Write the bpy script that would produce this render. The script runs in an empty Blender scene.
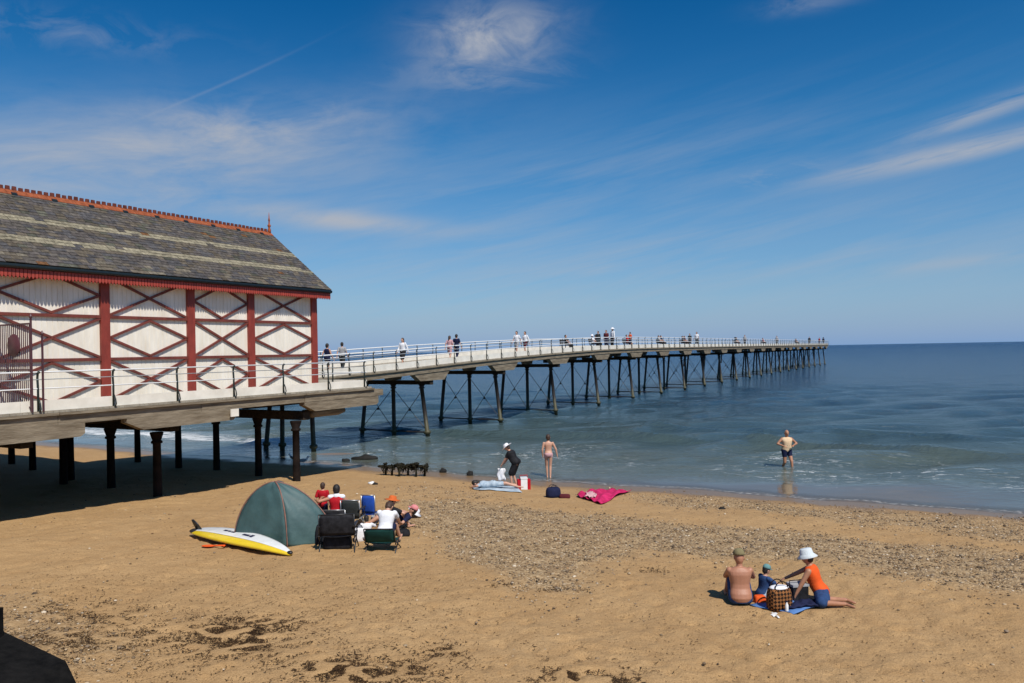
import bpy, math, random
import numpy as np
from mathutils import Vector, Matrix
from mathutils import noise as mnoise
R = math.radians
random.seed(7); rng = np.random.default_rng(7)
scene = bpy.context.scene
COL = scene.collection
# ------------------------------------------------------------------ camera model (world: +Y ahead, X right, water z=0)
H = 4.8; F = 768.0; ROLL = .0185; HY = 9.4
def der(x, y):
    a = x - 512; b = y - 341.5
    return a - ROLL*b, b + ROLL*a - HY
TH = math.atan(434/F); CT, ST = math.cos(TH), math.sin(TH)      # direction of the pier
def W(u, v, z): return Vector((u*CT + v*ST, -u*ST + v*CT, z))
def online(x, u):                                               # v on the plane at lateral u seen in column x
    t = (x - 512)/F; Z = u/(t*CT - ST); return Z*t*ST + Z*CT
# ------------------------------------------------------------------ terrain
def _z0(x, y):
    a, b = der(x, y); Z = H*F/b; return (Z*a/F, Z)
SH = np.array([(-900,520),(-300,250),(-60,82),(-44,68)] + [_z0(*p) for p in ((15,440),(50,443.5),(92,446.5),(123,449),(153,452.5),(182,454.5),(215,456.5),(253,459.5),(293,462),(330,464),(365,466.5),(400,469),(460,475.5),(550,483.5),(640,487),(700,490.5),(760,495),(870,505),(960,511),(1024,515))] + [(22,17.8),(35,12.2),(60,2),(300,-100),(900,-360)], float)
_BX, _BY = _z0(338, 453)
def shore_d(x, y):
    wob = .13*np.sin(x*.55+1) + .09*np.sin(x*1.3) + .05*np.sin(x*2.9+2)
    return (np.interp(x, SH[:,0], SH[:,1]) + wob - y)*.89        # >0 inland
def base_h(d):
    return np.interp(d, [-400,-30,-6,0,5,12,20,40,80], [-14,-1.6,-.3,0,.26,.52,.78,1.3,2.4])
_w = [(rng.uniform(0,6.28), rng.normal(size=2)) for _ in range(60)]
def rough(x, y):
    o = 0*x
    for i,(p,k) in enumerate(_w):
        f = [.35,.8,1.6,2.8,4.5][i%5]; a = [.030,.015,.0065,.004,.0025][i%5]
        k2 = k/np.linalg.norm(k)*f*(.7+.6*((i*37)%10)/10)
        o = o + a*np.sin(x*k2[0]*2+y*k2[1]*2+p)*.45
    return o
def ground_h(x, y):
    x = np.asarray(x, float); y = np.asarray(y, float)
    d = shore_d(x, y)
    bar = .17*np.exp(-((x-_BX)/2.6)**2 - ((y-_BY+.35*(x-_BX)*.5)/.6)**2)
    return base_h(d) + bar + rough(x, y)*np.clip((d-.3)/2.5, 0, 1)
def G(px, py, lift=0.0):
    a, b = der(px, py); D = H - .4
    for _ in range(25):
        Z = D*F/b; X = Z*a/F
        D = .5*D + .5*(H - max(float(ground_h(X, Z)), 0.0))
    return Vector((X, Z, H - D + lift))
def onground(x, y, lift=0): return Vector((x, y, float(ground_h(x, y)) + lift))
# ------------------------------------------------------------------ materials
def mat(name, col, rough=.7, var=.12, scale=8, bump=0.0, bscale=40, metal=0, col2=None, stretch=(1,1,1), attr=None, coat=0):
    m = bpy.data.materials.new(name); m.use_nodes = True
    nt = m.node_tree; N = nt.nodes; L = nt.links
    b = N['Principled BSDF']; b.inputs['Roughness'].default_value = rough; b.inputs['Metallic'].default_value = metal
    if rough >= .7: b.inputs['Specular IOR Level'].default_value = .12
    if coat: b.inputs['Coat Weight'].default_value = coat
    tc = N.new('ShaderNodeTexCoord'); mp = N.new('ShaderNodeMapping'); mp.inputs['Scale'].default_value = stretch
    L.new(tc.outputs['Object'], mp.inputs['Vector'])
    n = N.new('ShaderNodeTexNoise'); n.inputs['Scale'].default_value = scale; n.inputs['Detail'].default_value = 6
    n.inputs['Roughness'].default_value = .65
    L.new(mp.outputs[0], n.inputs['Vector'])
    mix = N.new('ShaderNodeMix'); mix.data_type = 'RGBA'
    rp = N.new('ShaderNodeValToRGB'); rp.color_ramp.elements[0].position = .33; rp.color_ramp.elements[1].position = .68
    L.new(n.outputs['Fac'], rp.inputs[0]); L.new(rp.outputs[0], mix.inputs[0])
    c1 = (*[c*(1-var) for c in col], 1)
    c2 = (*(col2 if col2 else [min(1, c*(1+var)) for c in col]), 1)
    mix.inputs[6].default_value = c1; mix.inputs[7].default_value = c2
    out = mix.outputs[2]
    if attr:
        at = N.new('ShaderNodeAttribute'); at.attribute_name = attr
        mm = N.new('ShaderNodeMix'); mm.data_type = 'RGBA'; mm.blend_type = 'MULTIPLY'; mm.inputs[0].default_value = 1
        L.new(out, mm.inputs[6]); L.new(at.outputs['Color'], mm.inputs[7]); out = mm.outputs[2]
    L.new(out, b.inputs['Base Color'])
    if bump:
        n2 = N.new('ShaderNodeTexNoise'); n2.inputs['Scale'].default_value = bscale; n2.inputs['Detail'].default_value = 4
        L.new(mp.outputs[0], n2.inputs['Vector'])
        bp = N.new('ShaderNodeBump'); bp.inputs['Strength'].default_value = bump; bp.inputs['Distance'].default_value = .02
        L.new(n2.outputs['Fac'], bp.inputs['Height']); L.new(bp.outputs[0], b.inputs['Normal'])
    return m
M = dict(
  white=mat('white_paint', (.74,.69,.59), .55, .10, 1.6, .1, 30, col2=(.84,.79,.69)),
  brown=mat('brown_red_timber', (.155,.034,.022), .6, .3, 5, .15, 30),
  wallboard=mat('white_boarding', (.76,.69,.57), .6, .06, 2.6, .15, 20, col2=(.87,.82,.72), stretch=(1,1,.25)),
  red=mat('red_timber_paint', (.235,.036,.022), .55, .22, 5, .15, 30, stretch=(1,1,.4)),
  redlight=mat('red_fascia_paint', (.34,.05,.032), .55, .2, 5, .1, 30),
  slate=mat('slate', (.5,.5,.5), .75, .25, 9, .5, 30, attr='tone', col2=(1,.98,.95)),
  crest=mat('dark_terracotta', (.14,.042,.03), .85, .35, 6, .3, 25),
  cream=mat('cream_fabric', (.66,.48,.30), .8, .12, 8, .2, 30),
  ridge=mat('terracotta', (.27,.078,.034), .8, .35, 6, .3, 25),
  gutter=mat('dark_gutter', (.012,.018,.018), .4, .2),
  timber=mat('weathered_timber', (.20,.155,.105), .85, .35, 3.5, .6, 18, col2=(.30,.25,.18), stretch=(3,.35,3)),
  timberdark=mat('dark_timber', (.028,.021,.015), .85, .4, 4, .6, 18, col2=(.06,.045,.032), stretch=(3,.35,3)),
  deck=mat('deck_boards', (.30,.26,.2), .8, .25, 5, .3, 20, col2=(.38,.34,.27)),
  iron=mat('black_iron', (.016,.014,.014), .5, .4, 6, .2, 20, col2=(.035,.026,.022)),
  irongreen=mat('dark_green_iron', (.012,.022,.02), .45, .3, 6),
  ironrust=mat('rusty_pile_iron', (.010,.007,.006), .8, .5, 4, .5, 20, col2=(.022,.014,.011)),
  railwhite=mat('white_rail', (.78,.78,.76), .4, .05),
  railgrey=mat('grey_rail', (.33,.35,.36), .4, .1),
  plum=mat('plum_paint', (.075,.026,.032), .5, .2, 6),
  plumsign=mat('plum_sign', (.085,.025,.032), .5, .15, 4),
  tent=mat('green_tent_fabric', (.034,.080,.082), .6, .14, 3, .45, 7, col2=(.050,.105,.106)),
  tentseam=mat('tent_piping', (.20,.10,.075), .6, .2, 8),
  boardwhite=mat('board_white', (.72,.73,.72), .25, .06, 6, coat=.5),
  boardyellow=mat('board_yellow', (.72,.52,.02), .25, .06, 6, coat=.5),
  black=mat('black_fabric', (.012,.012,.014), .75, .3, 10, .2, 60, col2=(.026,.026,.03)),
  blackplastic=mat('black_plastic', (.015,.015,.016), .4, .2),
  charcoal=mat('charcoal_fabric', (.03,.034,.034), .8, .25, 9, .2, 60),
  blue=mat('blue_fabric', (.02,.07,.34), .7, .15, 8, .2, 60),
  bluelight=mat('light_blue_fabric', (.27,.36,.45), .8, .15, 7, .4, 25, col2=(.5,.57,.62)),
  bluetowel=mat('blue_towel', (.07,.16,.38), .9, .2, 7, .4, 40, col2=(.12,.24,.5)),
  navy=mat('navy_fabric', (.014,.018,.05), .8, .2, 9, .2, 50),
  denim=mat('denim', (.028,.06,.15), .85, .25, 14, .3, 60),
  green=mat('dark_green_fabric', (.010,.05,.045), .7, .2, 6, .2, 40),
  redcloth=mat('red_fabric', (.42,.012,.02), .7, .15, 7, .2, 40),
  orange=mat('orange_fabric', (.70,.095,.018), .75, .12, 7, .2, 40),
  orangehat=mat('orange_straw', (.55,.12,.03), .8, .15, 12, .3, 60),
  whitecloth=mat('white_fabric', (.72,.72,.74), .8, .06, 6, .3, 25),
  greycloth=mat('grey_fabric', (.33,.33,.34), .8, .2, 8, .3, 25),
  pink=mat('pink_towel', (.38,.012,.07), .9, .15, 4, .6, 25, col2=(.62,.03,.14)),
  palepink=mat('pale_pink_fabric', (.55,.33,.34), .8, .1, 7),
  pinkcap=mat('pink_cap', (.6,.22,.22), .8, .1, 7),
  olive=mat('olive_fabric', (.20,.17,.09), .8, .15, 9, .2, 50),
  teal=mat('teal_cap', (.12,.24,.24), .8, .15, 9, .2, 50),
  maroon=mat('maroon_fabric', (.10,.02,.025), .8, .2, 9),
  skin=mat('skin', (.50,.27,.18), .5, .06, 6, .1, 40, col2=(.54,.30,.205)),
  skintan=mat('tanned_skin', (.36,.165,.09), .5, .08, 6, .1, 40, col2=(.42,.20,.115)),
  skinback=mat('sun_reddened_skin', (.37,.165,.095), .55, .10, 3, .1, 40, col2=(.43,.20,.12)),
  hair=mat('dark_hair', (.012,.008,.006), .6, .3, 20, .4, 60),
  hairbrown=mat('brown_hair', (.05,.025,.014), .6, .3, 20, .4, 60),
  eye=mat('eye', (.02,.015,.012), .2, .1),
  lip=mat('lips', (.3,.08,.07), .5, .1),
  weed=mat('seaweed', (.010,.010,.005), .75, .5, 8, .4, 30, col2=(.024,.020,.010)),
  wrack=mat('dry_wrack', (.035,.02,.010), .85, .5, 8, col2=(.085,.045,.02)),
  rock=mat('dark_rock', (.02,.019,.018), .9, .4, 3, .6, 14),
  tar=mat('tarred_wall', (.004,.004,.004), 1.0, .5, 5, .8, 14, col2=(.012,.011,.010)),
  hatwhite=mat('off_white_hat', (.55,.60,.62), .85, .08, 6, .2, 30),
  pebble=mat('pebbles', (.85,.85,.85), .8, .15, 30, attr='tone', col2=(1,1,1)),
  wicker=mat('woven_basket', (.16,.06,.025), .8, .3, 10, .4, 60),
  wickerdark=mat('woven_basket_dark', (.02,.012,.008), .8, .3, 10, .4, 60),
  plate=mat('plastic_white', (.75,.75,.74), .35, .04),
  gullgrey=mat('gull_grey', (.3,.32,.34), .7, .1),
  beak=mat('gull_beak', (.5,.3,.04), .5, .1),
  steel=mat('bare_steel', (.35,.36,.37), .35, .1, metal=.7),
  sandstone=mat('beige_canvas', (.35,.28,.18), .85, .15, 9, .3, 40),
)
def checker(name, c1, c2, sc):
    m = mat(name, c1, .8, .3, 12, .4, 60); nt = m.node_tree; b = nt.nodes['Principled BSDF']; src = b.inputs['Base Color'].links[0].from_socket
    tc = nt.nodes.new('ShaderNodeTexCoord'); mp = nt.nodes.new('ShaderNodeMapping'); mp.inputs['Rotation'].default_value = (0,R(45),0); mp.inputs['Location'].default_value = (.01,.013,.017); nt.links.new(tc.outputs['Object'], mp.inputs[0])
    ck = nt.nodes.new('ShaderNodeTexChecker'); ck.inputs['Scale'].default_value = sc; nt.links.new(mp.outputs[0], ck.inputs[0]); ck.inputs[2].default_value = (*c2,1); nt.links.new(src, ck.inputs[1]); nt.links.new(ck.outputs[0], b.inputs['Base Color']); return m
M['wicker'] = checker('woven_basket_check', (.24,.10,.035), (.02,.012,.008), 24)
M['ironpier'] = mat('pier_iron', (.016,.013,.012), .6, .4, 5, .3, 18, col2=(.032,.022,.017))
def tide(m):
    nt = m.node_tree; b = nt.nodes['Principled BSDF']; src = b.inputs['Base Color'].links[0].from_socket; N = nt.nodes; L = nt.links
    tc = N.new('ShaderNodeTexCoord'); sp = N.new('ShaderNodeSeparateXYZ'); L.new(tc.outputs['Object'], sp.inputs[0]); nz = N.new('ShaderNodeTexNoise'); nz.inputs['Scale'].default_value = 2.5; nz.inputs['Detail'].default_value = 5; L.new(tc.outputs['Object'], nz.inputs['Vector'])
    ad = N.new('ShaderNodeMath'); ad.operation = 'MULTIPLY_ADD'; L.new(nz.outputs['Fac'], ad.inputs[0]); ad.inputs[1].default_value = -1.6; L.new(sp.outputs[2], ad.inputs[2])
    r = N.new('ShaderNodeValToRGB'); r.color_ramp.elements[0].position = 0; r.color_ramp.elements[0].color = (1,1,1,1); r.color_ramp.elements[1].position = .45; r.color_ramp.elements[1].color = (0,0,0,1); L.new(ad.outputs[0], r.inputs[0])
    mx = N.new('ShaderNodeMix'); mx.data_type = 'RGBA'; L.new(r.outputs[0], mx.inputs[0]); L.new(src, mx.inputs[6]); mx.inputs[7].default_value = (.055,.050,.022,1); L.new(mx.outputs[2], b.inputs['Base Color'])
tide(M['ironpier'])
# ------------------------------------------------------------------ mesh builder
class MB:
    def __init__(s): s.v = []; s.f = []; s.c = None
    def add(s, vs, fs):
        o = len(s.v); s.v += [tuple(p) for p in vs]; s.f += [tuple(o+i for i in q) for q in fs]; return o
    def box(s, x0, x1, y0, y1, z0, z1):
        return s.hexa([(x0,y0,z0),(x1,y0,z0),(x1,y1,z0),(x0,y1,z0),(x0,y0,z1),(x1,y0,z1),(x1,y1,z1),(x0,y1,z1)])
    def hexa(s, p):
        s.add(p, [(3,2,1,0),(4,5,6,7),(0,1,5,4),(1,2,6,5),(2,3,7,6),(3,0,4,7)]); return s
    def bar(s, a, b, w, h, up=(0,0,1)):                        # rectangular bar along a-b
        a = Vector(a); b = Vector(b); d = (b-a).normalized(); u = Vector(up)
        r = d.cross(u).normalized(); u = r.cross(d).normalized()
        p = []
        for q in (a, b):
            p += [q - r*w/2 - u*h/2, q + r*w/2 - u*h/2, q + r*w/2 + u*h/2, q - r*w/2 + u*h/2]
        s.add(p, [(3,2,1,0),(4,5,6,7),(0,1,5,4),(1,2,6,5),(2,3,7,6),(3,0,4,7)]); return s
    def tube(s, pts, r, n=8, cap=True):
        pts = [Vector(p) for p in pts]; rs = r if isinstance(r, (list,tuple)) else [r]*len(pts)
        rings = []; ref = None
        for i, p in enumerate(pts):
            d = (pts[min(i+1,len(pts)-1)] - pts[max(i-1,0)]).normalized()
            if ref is None:
                ref = Vector((0,0,1)) if abs(d.z) < .9 else Vector((1,0,0))
            x = (ref - d*ref.dot(d)).normalized(); y = d.cross(x); ref = x
            rings.append([p + (x*math.cos(2*math.pi*k/n) + y*math.sin(2*math.pi*k/n))*rs[i] for k in range(n)])
        vs = [q for rg in rings for q in rg]; fs = []
        for i in range(len(pts)-1):
            for k in range(n):
                k2 = (k+1) % n; fs.append((i*n+k, i*n+k2, (i+1)*n+k2, (i+1)*n+k))
        if cap:
            fs.append(tuple(reversed(range(n)))); fs.append(tuple((len(pts)-1)*n+k for k in range(n)))
        s.add(vs, fs); return s
    def lathe(s, prof, n=16, M4=None, sx=1, sy=1):             # prof: (r, z)
        vs = []; fs = []
        for r, z in prof:
            for k in range(n):
                p = Vector((r*sx*math.cos(2*math.pi*k/n), r*sy*math.sin(2*math.pi*k/n), z)); vs.append(M4 @ p if M4 else p)
        for i in range(len(prof)-1):
            for k in range(n):
                k2 = (k+1) % n; fs.append((i*n+k, i*n+k2, (i+1)*n+k2, (i+1)*n+k))
        fs.append(tuple(reversed(range(n)))); fs.append(tuple((len(prof)-1)*n+k for k in range(n)))
        s.add(vs, fs); return s
    def caps(s, a, b, ra, rb=None, n=10):
        rb = ra if rb is None else rb
        a = Vector(a); b = Vector(b); d = b - a
        if d.length < 1e-5: b = a + Vector((0,0,1e-4)); d = b - a
        d.normalize(); pts = []; rs = []
        for t in (-.97,-.75,-.4): pts.append(a + d*ra*t); rs.append(ra*math.sqrt(1-t*t))
        pts += [a, b]; rs += [ra, rb]
        for t in (.4,.75,.97): pts.append(b + d*rb*t); rs.append(rb*math.sqrt(1-t*t))
        return s.tube(pts, rs, n)
    def ell(s, c, rad, M3=None, n=14, m=9):
        vs = []; fs = []
        for i in range(m+1):
            ph = math.pi*(i+.02)/(m+.04)
            for k in range(n):
                p = Vector((rad[0]*math.sin(ph)*math.cos(2*math.pi*k/n), rad[1]*math.sin(ph)*math.sin(2*math.pi*k/n), -rad[2]*math.cos(ph)))
                vs.append(Vector(c) + (M3 @ p if M3 else p))
        for i in range(m):
            for k in range(n):
                k2 = (k+1) % n; fs.append((i*n+k, i*n+k2, (i+1)*n+k2, (i+1)*n+k))
        fs.append(tuple(reversed(range(n)))); fs.append(tuple(m*n+k for k in range(n)))
        s.add(vs, fs); return s
    def sheet(s, P, thick=.012):                               # P[i][j] grid of points -> closed thin solid
        n = len(P); m = len(P[0]); g = [[Vector(q) for q in r] for r in P]; nor = [[None]*m for _ in range(n)]
        for i in range(n):
            for j in range(m):
                a = g[min(i+1,n-1)][j] - g[max(i-1,0)][j]; b = g[i][min(j+1,m-1)] - g[i][max(j-1,0)]
                q = a.cross(b); nor[i][j] = q.normalized() if q.length > 1e-9 else Vector((0,0,1))
        vs = [g[i][j] + nor[i][j]*thick/2 for i in range(n) for j in range(m)] + [g[i][j] - nor[i][j]*thick/2 for i in range(n) for j in range(m)]
        o = n*m; fs = []
        for i in range(n-1):
            for j in range(m-1):
                a,b,c,d = i*m+j, (i+1)*m+j, (i+1)*m+j+1, i*m+j+1
                fs += [(a,b,c,d), (o+d,o+c,o+b,o+a)]
        rim = [i*m for i in range(n)] + [(n-1)*m+j for j in range(1,m)] + [i*m+m-1 for i in range(n-2,-1,-1)] + [j for j in range(m-2,0,-1)]
        for k in range(len(rim)):
            a, b = rim[k], rim[(k+1) % len(rim)]; fs.append((b, a, o+a, o+b))
        s.add(vs, fs); return s
    def mesh(s, name='m', smooth=False, origin=None):
        me = bpy.data.meshes.new(name)
        vs = s.v if origin is None else [(a-origin[0], b-origin[1], c-origin[2]) for a,b,c in s.v]
        me.from_pydata(vs, [], s.f); me.update()
        if smooth: me.polygons.foreach_set('use_smooth', [True]*len(me.polygons))
        return me
    def build(s, name, m, parent=None, smooth=False, origin=None, loc=None, rz=0):
        return link(name, s.mesh(name, smooth, origin), m, parent, loc, rz)
def link(name, me, m, parent=None, loc=None, rz=0):
    o = bpy.data.objects.new(name, me); COL.objects.link(o)
    if m: me.materials.clear(); me.materials.append(m)
    if parent: o.parent = parent
    if loc is not None: o.location = loc
    if rz: o.rotation_euler = (0,0,rz)
    return o
def tag(o, label=None, cat=None, group=None, kind=None):
    if label: o['label'] = label
    if cat: o['category'] = cat
    if group: o['group'] = group
    if kind: o['kind'] = kind
    return o
def empty(name, loc, label, cat, group=None, rz=0):
    o = bpy.data.objects.new(name, None); COL.objects.link(o); o.location = loc; o.rotation_euler = (0,0,rz); o.empty_display_size = .2
    return tag(o, label, cat, group)
def remesh(mb, vox, smooth=3, fac=.5):
    me = mb.mesh('tmp'); o = bpy.data.objects.new('tmp', me); COL.objects.link(o)
    m = o.modifiers.new('r', 'REMESH'); m.mode = 'VOXEL'; m.voxel_size = vox; m.use_smooth_shade = True
    if smooth:
        q = o.modifiers.new('s', 'SMOOTH'); q.factor = fac; q.iterations = smooth
    dg = bpy.context.evaluated_depsgraph_get(); dg.update()
    r = bpy.data.meshes.new_from_object(o.evaluated_get(dg))
    bpy.data.objects.remove(o); bpy.data.meshes.remove(me)
    r.polygons.foreach_set('use_smooth', [True]*len(r.polygons))
    return r
# ------------------------------------------------------------------ people
def ik(a, t, l1, l2, pole):
    a = Vector(a); t = Vector(t); d = t - a; L = min(d.length, (l1+l2)*.999); L = max(L, abs(l1-l2)+.02); d.normalize(); t = a + d*L
    c = (l1*l1 + L*L - l2*l2)/(2*l1*L); c = max(-1, min(1, c)); p = Vector(pole); p = (p - d*p.dot(d))
    p = p.normalized() if p.length > 1e-5 else Vector((0,1,0))
    return a + d*l1*c + p*l1*math.sqrt(1-c*c), t
STAND = dict(pelvis=(0,0,.90), spine=(0,.02,1), hl=(-.24,.04,.80), hr=(.24,.04,.80), fl=(-.10,.02,.075), fr=(.10,-.02,.075))
def person(label, loc, yaw, h, pose, skin='skin', wear=(), hair='hair', long_hair=False, hat=None, vox=.012, group=None, face=True, build=1.0):
    P = dict(STAND); P.update(pose); s = h/1.70
    V = lambda q: Vector(q)
    root = empty('person', loc, label, 'person', group, yaw); root.scale = (s,s,s)
    pel = V(P['pelvis']); up = V(P['spine']).normalized()
    r0 = V(P.get('hipr', (1,0,0))).normalized(); rt = V(P.get('right', r0)); rt = (rt - up*rt.dot(up)).normalized(); fw = up.cross(rt)
    neck = pel + up*.50; shL = pel + up*.445 - rt*.165; shR = pel + up*.445 + rt*.165
    hd = V(P.get('head', up + fw*.12)).normalized(); hc = neck + hd*.145
    fc = V(P.get('face', fw)); fc = (fc - hd*fc.dot(hd)).normalized(); hrt = fc.cross(hd)
    M3 = Matrix((hrt, fc, hd)).transposed()
    hipL = pel - r0*.085; hipR = pel + r0*.085; kf = r0.cross(V((0,0,-1))) if abs(r0.z) < .9 else V((0,1,0)); kf = V((0,0,1)).cross(r0)
    elL, hl = ik(shL, P['hl'], .275, .245, P.get('el', -fw*.8 - rt*.5 - V((0,0,.3))))
    elR, hr = ik(shR, P['hr'], .275, .245, P.get('er', -fw*.8 + rt*.5 - V((0,0,.3))))
    knL, fl = ik(hipL, P['fl'], .43, .41, P.get('kl', kf)); knR, fr = ik(hipR, P['fr'], .43, .41, P.get('kr', kf))
    b = build
    def torso(m, g=0, lo=0, hi=1, top=.495):
        prof = [(-.085,.075,.06),(-.06,.125,.095),(.0,.158,.118),(.07,.155,.116),(.15,.140,.104),(.22,.137,.102),(.30,.152,.110),(.37,.168,.112),(.425,.172,.098),(.465,.135,.078),(.495,.075,.058),(.51,.05,.045)]
        prof = [q for q in prof if q[0] <= top]
        vs = []; fs = []; n = 20; k0 = k_ = 0
        for t, a, c in prof:
            f = max(0, min(1, t/.3)); ax = (r0.lerp(rt, f)).normalized(); fy = up.cross(ax).normalized()
            o = fy*(.018*math.sin(max(0,t)/.45*math.pi)) - fy*(.02 if t < .1 else 0)
            for k in range(n):
                an = 2*math.pi*k/n; cx, cy = math.cos(an), math.sin(an)
                vs.append(pel + up*t + o + ax*(a*b+g)*math.copysign(abs(cx)**.85, cx) + fy*(c*b+g)*math.copysign(abs(cy)**.9, cy))
        for i in range(len(prof)-1):
            for k in range(n): k2 = (k+1) % n; fs.append((i*n+k, i*n+k2, (i+1)*n+k2, (i+1)*n+k))
        fs.append(tuple(reversed(range(n)))); fs.append(tuple((len(prof)-1)*n+k for k in range(n)))
        m.add(vs, fs)
    def limbs(m, g, a0, a1, r0_, r1_): m.caps(a0, a1, r0_ + g, r1_ + g)
    B = MB(); torso(B)
    B.caps(neck - up*.05, hc - hd*.04, .052, .050)
    for sh, el, hn, sg in ((shL, elL, hl, -1), (shR, elR, hr, 1)):
        B.caps(sh + (el-sh)*.03 - up*.005, el, .052*(.5+.5*b), .040); B.caps(el, hn, .041, .027)
        fd = (hn - el).normalized(); sd = fd.cross(V((0,0,1))) if abs(fd.z) < .85 else V((0,1,0)) ; sd = (sd - fd*sd.dot(fd)).normalized(); dn = fd.cross(sd)
        pc = hn + fd*.055
        for q in (-.024,-.008,.008,.024): B.caps(hn + sd*q*.6, pc + sd*q*1.25, .0155, .0135, 6)
        for q, ln in ((-.036,.058),(-.012,.072),(.012,.078),(.036,.068)):
            k0 = pc + sd*q; k1 = k0 + fd*ln*.55 + dn*.006; k2 = k1 + fd*ln*.42 + dn*.022
            B.caps(k0, k1, .0095, .009, 6); B.caps(k1, k2, .009, .008, 6)
        t0 = hn + fd*.018 + sd*.026; t1 = t0 + sd*.034 + fd*.028; B.caps(t0, t1, .012, .010, 6); B.caps(t1, t1 + fd*.03 + dn*.008, .010, .008, 6)
    for hp, kn, ft in ((hipL, knL, fl), (hipR, knR, fr)):
        B.caps(hp, kn, .086*b, .056); B.caps(kn, ft, .055, .036); B.caps(kn + (ft-kn)*.12, kn + (ft-kn)*.45, .052, .046)
        td = V(P.get('toe', kf)); sh_ = (ft - kn).normalized(); td = (td - sh_*td.dot(sh_)*.6).normalized()
        B.caps(ft + sh_*.035 - td*.035, ft + sh_*.045 + td*.13, .034, .024); B.caps(ft + sh_*.05 + td*.1 , ft + sh_*.05 + td*.16, .026, .018)
    B.ell(hc, (.078, .098, .118), M3); B.ell(hc + fc*.018 - hd*.052, (.058, .075, .065), M3)
    B.caps(hc + fc*.085 + hd*.01, hc + fc*.107 - hd*.022, .011, .015, 6)
    B.caps(hc + fc*.082 + hd*.028 - hrt*.03, hc + fc*.082 + hd*.028 + hrt*.03, .012, None, 6)
    for q in (-1, 1): B.ell(hc + hrt*.08*q - fc*.005 - hd*.008, (.012,.02,.03), M3, 8, 6)
    link('body', remesh(B, vox), M[skin], root)
    if face:
        for q in (-1, 1): MB().ell(hc + fc*.088 + hrt*.03*q + hd*.008, (.011,.009,.007), M3, 8, 6).build('eye', M['eye'], root, True)
        MB().caps(hc + fc*.088 - hd*.052 - hrt*.018, hc + fc*.088 - hd*.052 + hrt*.018, .007, None, 6).build('mouth', M['lip'], root, True)
    if hair:
        Hm = MB(); Hm.ell(hc - fc*.018 + hd*.022, (.088,.098,.110), M3)
        Hm.ell(hc - fc*.03 - hd*.035, (.078,.075,.075), M3)
        if long_hair: Hm.caps(hc - fc*.07 - hd*.05, neck - fw*.075 - up*.10, .06, .035)
        link('hair', remesh(Hm, .012, 2), M[hair], root)
    for kind, mt in wear:
        C = MB(); g = .013
        if kind in ('top', 'tank', 'dress', 'vest'): torso(C, g, 0, 1)
        if kind in ('top', 'dress'):
            for sh, el in ((shL, elL), (shR, elR)): C.caps(sh, sh + (el-sh)*.62, .054 + g, .052 + g)
        if kind == 'longtop':
            torso(C, g)
            for sh, el, hn in ((shL, elL, hl), (shR, elR, hr)): C.caps(sh, el, .054 + g, .045 + g); C.caps(el, el + (hn-el)*.9, .045 + g, .035 + g)
        if kind in ('shorts', 'briefs', 'trousers'):
            torso(C, g, top=P.get('waist', .08))
            for hp, kn, ft in ((hipL, knL, fl), (hipR, knR, fr)):
                if kind == 'briefs': C.caps(hp, hp + (kn-hp)*.12, .09*b + g*.6)
                else: C.caps(hp, hp + (kn-hp)*(P.get('leg', .72) if kind == 'shorts' else 1), .092*b + g, .068 + g)
                if kind == 'trousers': C.caps(kn, kn + (ft-kn)*.9, .06 + g, .048 + g)
        if kind == 'band': C.caps(pel + up*.33 - rt*.078, pel + up*.33 + rt*.078, .106*b + g)
        if kind == 'belt': MB().lathe([(.192,-.022),(.196,0),(.192,.022)], 18, Matrix.Translation(pel + up*.2) @ Matrix((rt, fw, up)).transposed().to_4x4(), 1.0, .76).build('waist_strap', M[mt], root, True); continue
        if kind in ('skirt', 'dress'):
            kL = hipL + (knL-hipL)*.92; kR = hipR + (knR-hipR)*.92
            torso(C, g, top=.08)
            for t in (.15,.45,.75,1.0):
                C.caps(hipL + (kL-hipL)*t, hipR + (kR-hipR)*t, .100 + g - .012*t)
            C.caps(hipL, kL, .098 + g, .088 + g); C.caps(hipR, kR, .098 + g, .088 + g)
        nm = {'top':'shirt','tank':'tank_top','vest':'shirt','longtop':'jacket','dress':'dress','shorts':'shorts','briefs':'swim_briefs','trousers':'trousers','band':'bikini_top','skirt':'skirt'}[kind]
        link(nm, remesh(C, .014, 3), M[mt], root)
    if hat:
        k, mt = hat; T = Matrix.Translation(hc + hd*.045 - fc*.008) @ M3.to_4x4()
        if k == 'cap':
            C = MB(); C.lathe([(.101,-.01),(.101,.02),(.094,.055),(.07,.088),(.03,.103),(.004,.106)], 18, T, .93, 1.08)
            C.lathe([(.075,-.012),(.078,-.006),(.075,0)], 14, T @ Matrix.Translation((0,.095,.0)), .95, 1)
        elif k == 'bucket':
            C = MB(); C.lathe([(.165,-.055),(.168,-.05),(.118,.0),(.108,.012),(.100,.085),(.085,.10),(.004,.104)], 22, T, .95, 1.05)
        elif k == 'sun':
            C = MB(); C.lathe([(.205,-.02),(.208,-.012),(.115,.012),(.105,.02),(.098,.075),(.07,.10),(.004,.108)], 24, T, .98, 1.04)
        C.build('sun_hat' if k != 'cap' else 'cap', M[mt], root, True)
    return root
GROUND_SIT = dict(pelvis=(0,0,.11), spine=(0,.22,1), fl=(-.14,.48,.07), fr=(.14,.48,.07), kl=(0,.2,1), kr=(0,.2,1), hl=(-.12,.42,.42), hr=(.12,.42,.42), toe=(0,1,-.3), el=(-1,-.2,-.2), er=(1,-.2,-.2))
CHAIR_SIT = dict(pelvis=(0,0,.50), spine=(0,-.12,1), fl=(-.13,.46,.075), fr=(.13,.46,.075), hl=(-.15,.32,.62), hr=(.15,.32,.62), kl=(0,.6,1), kr=(0,.6,1))
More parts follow.
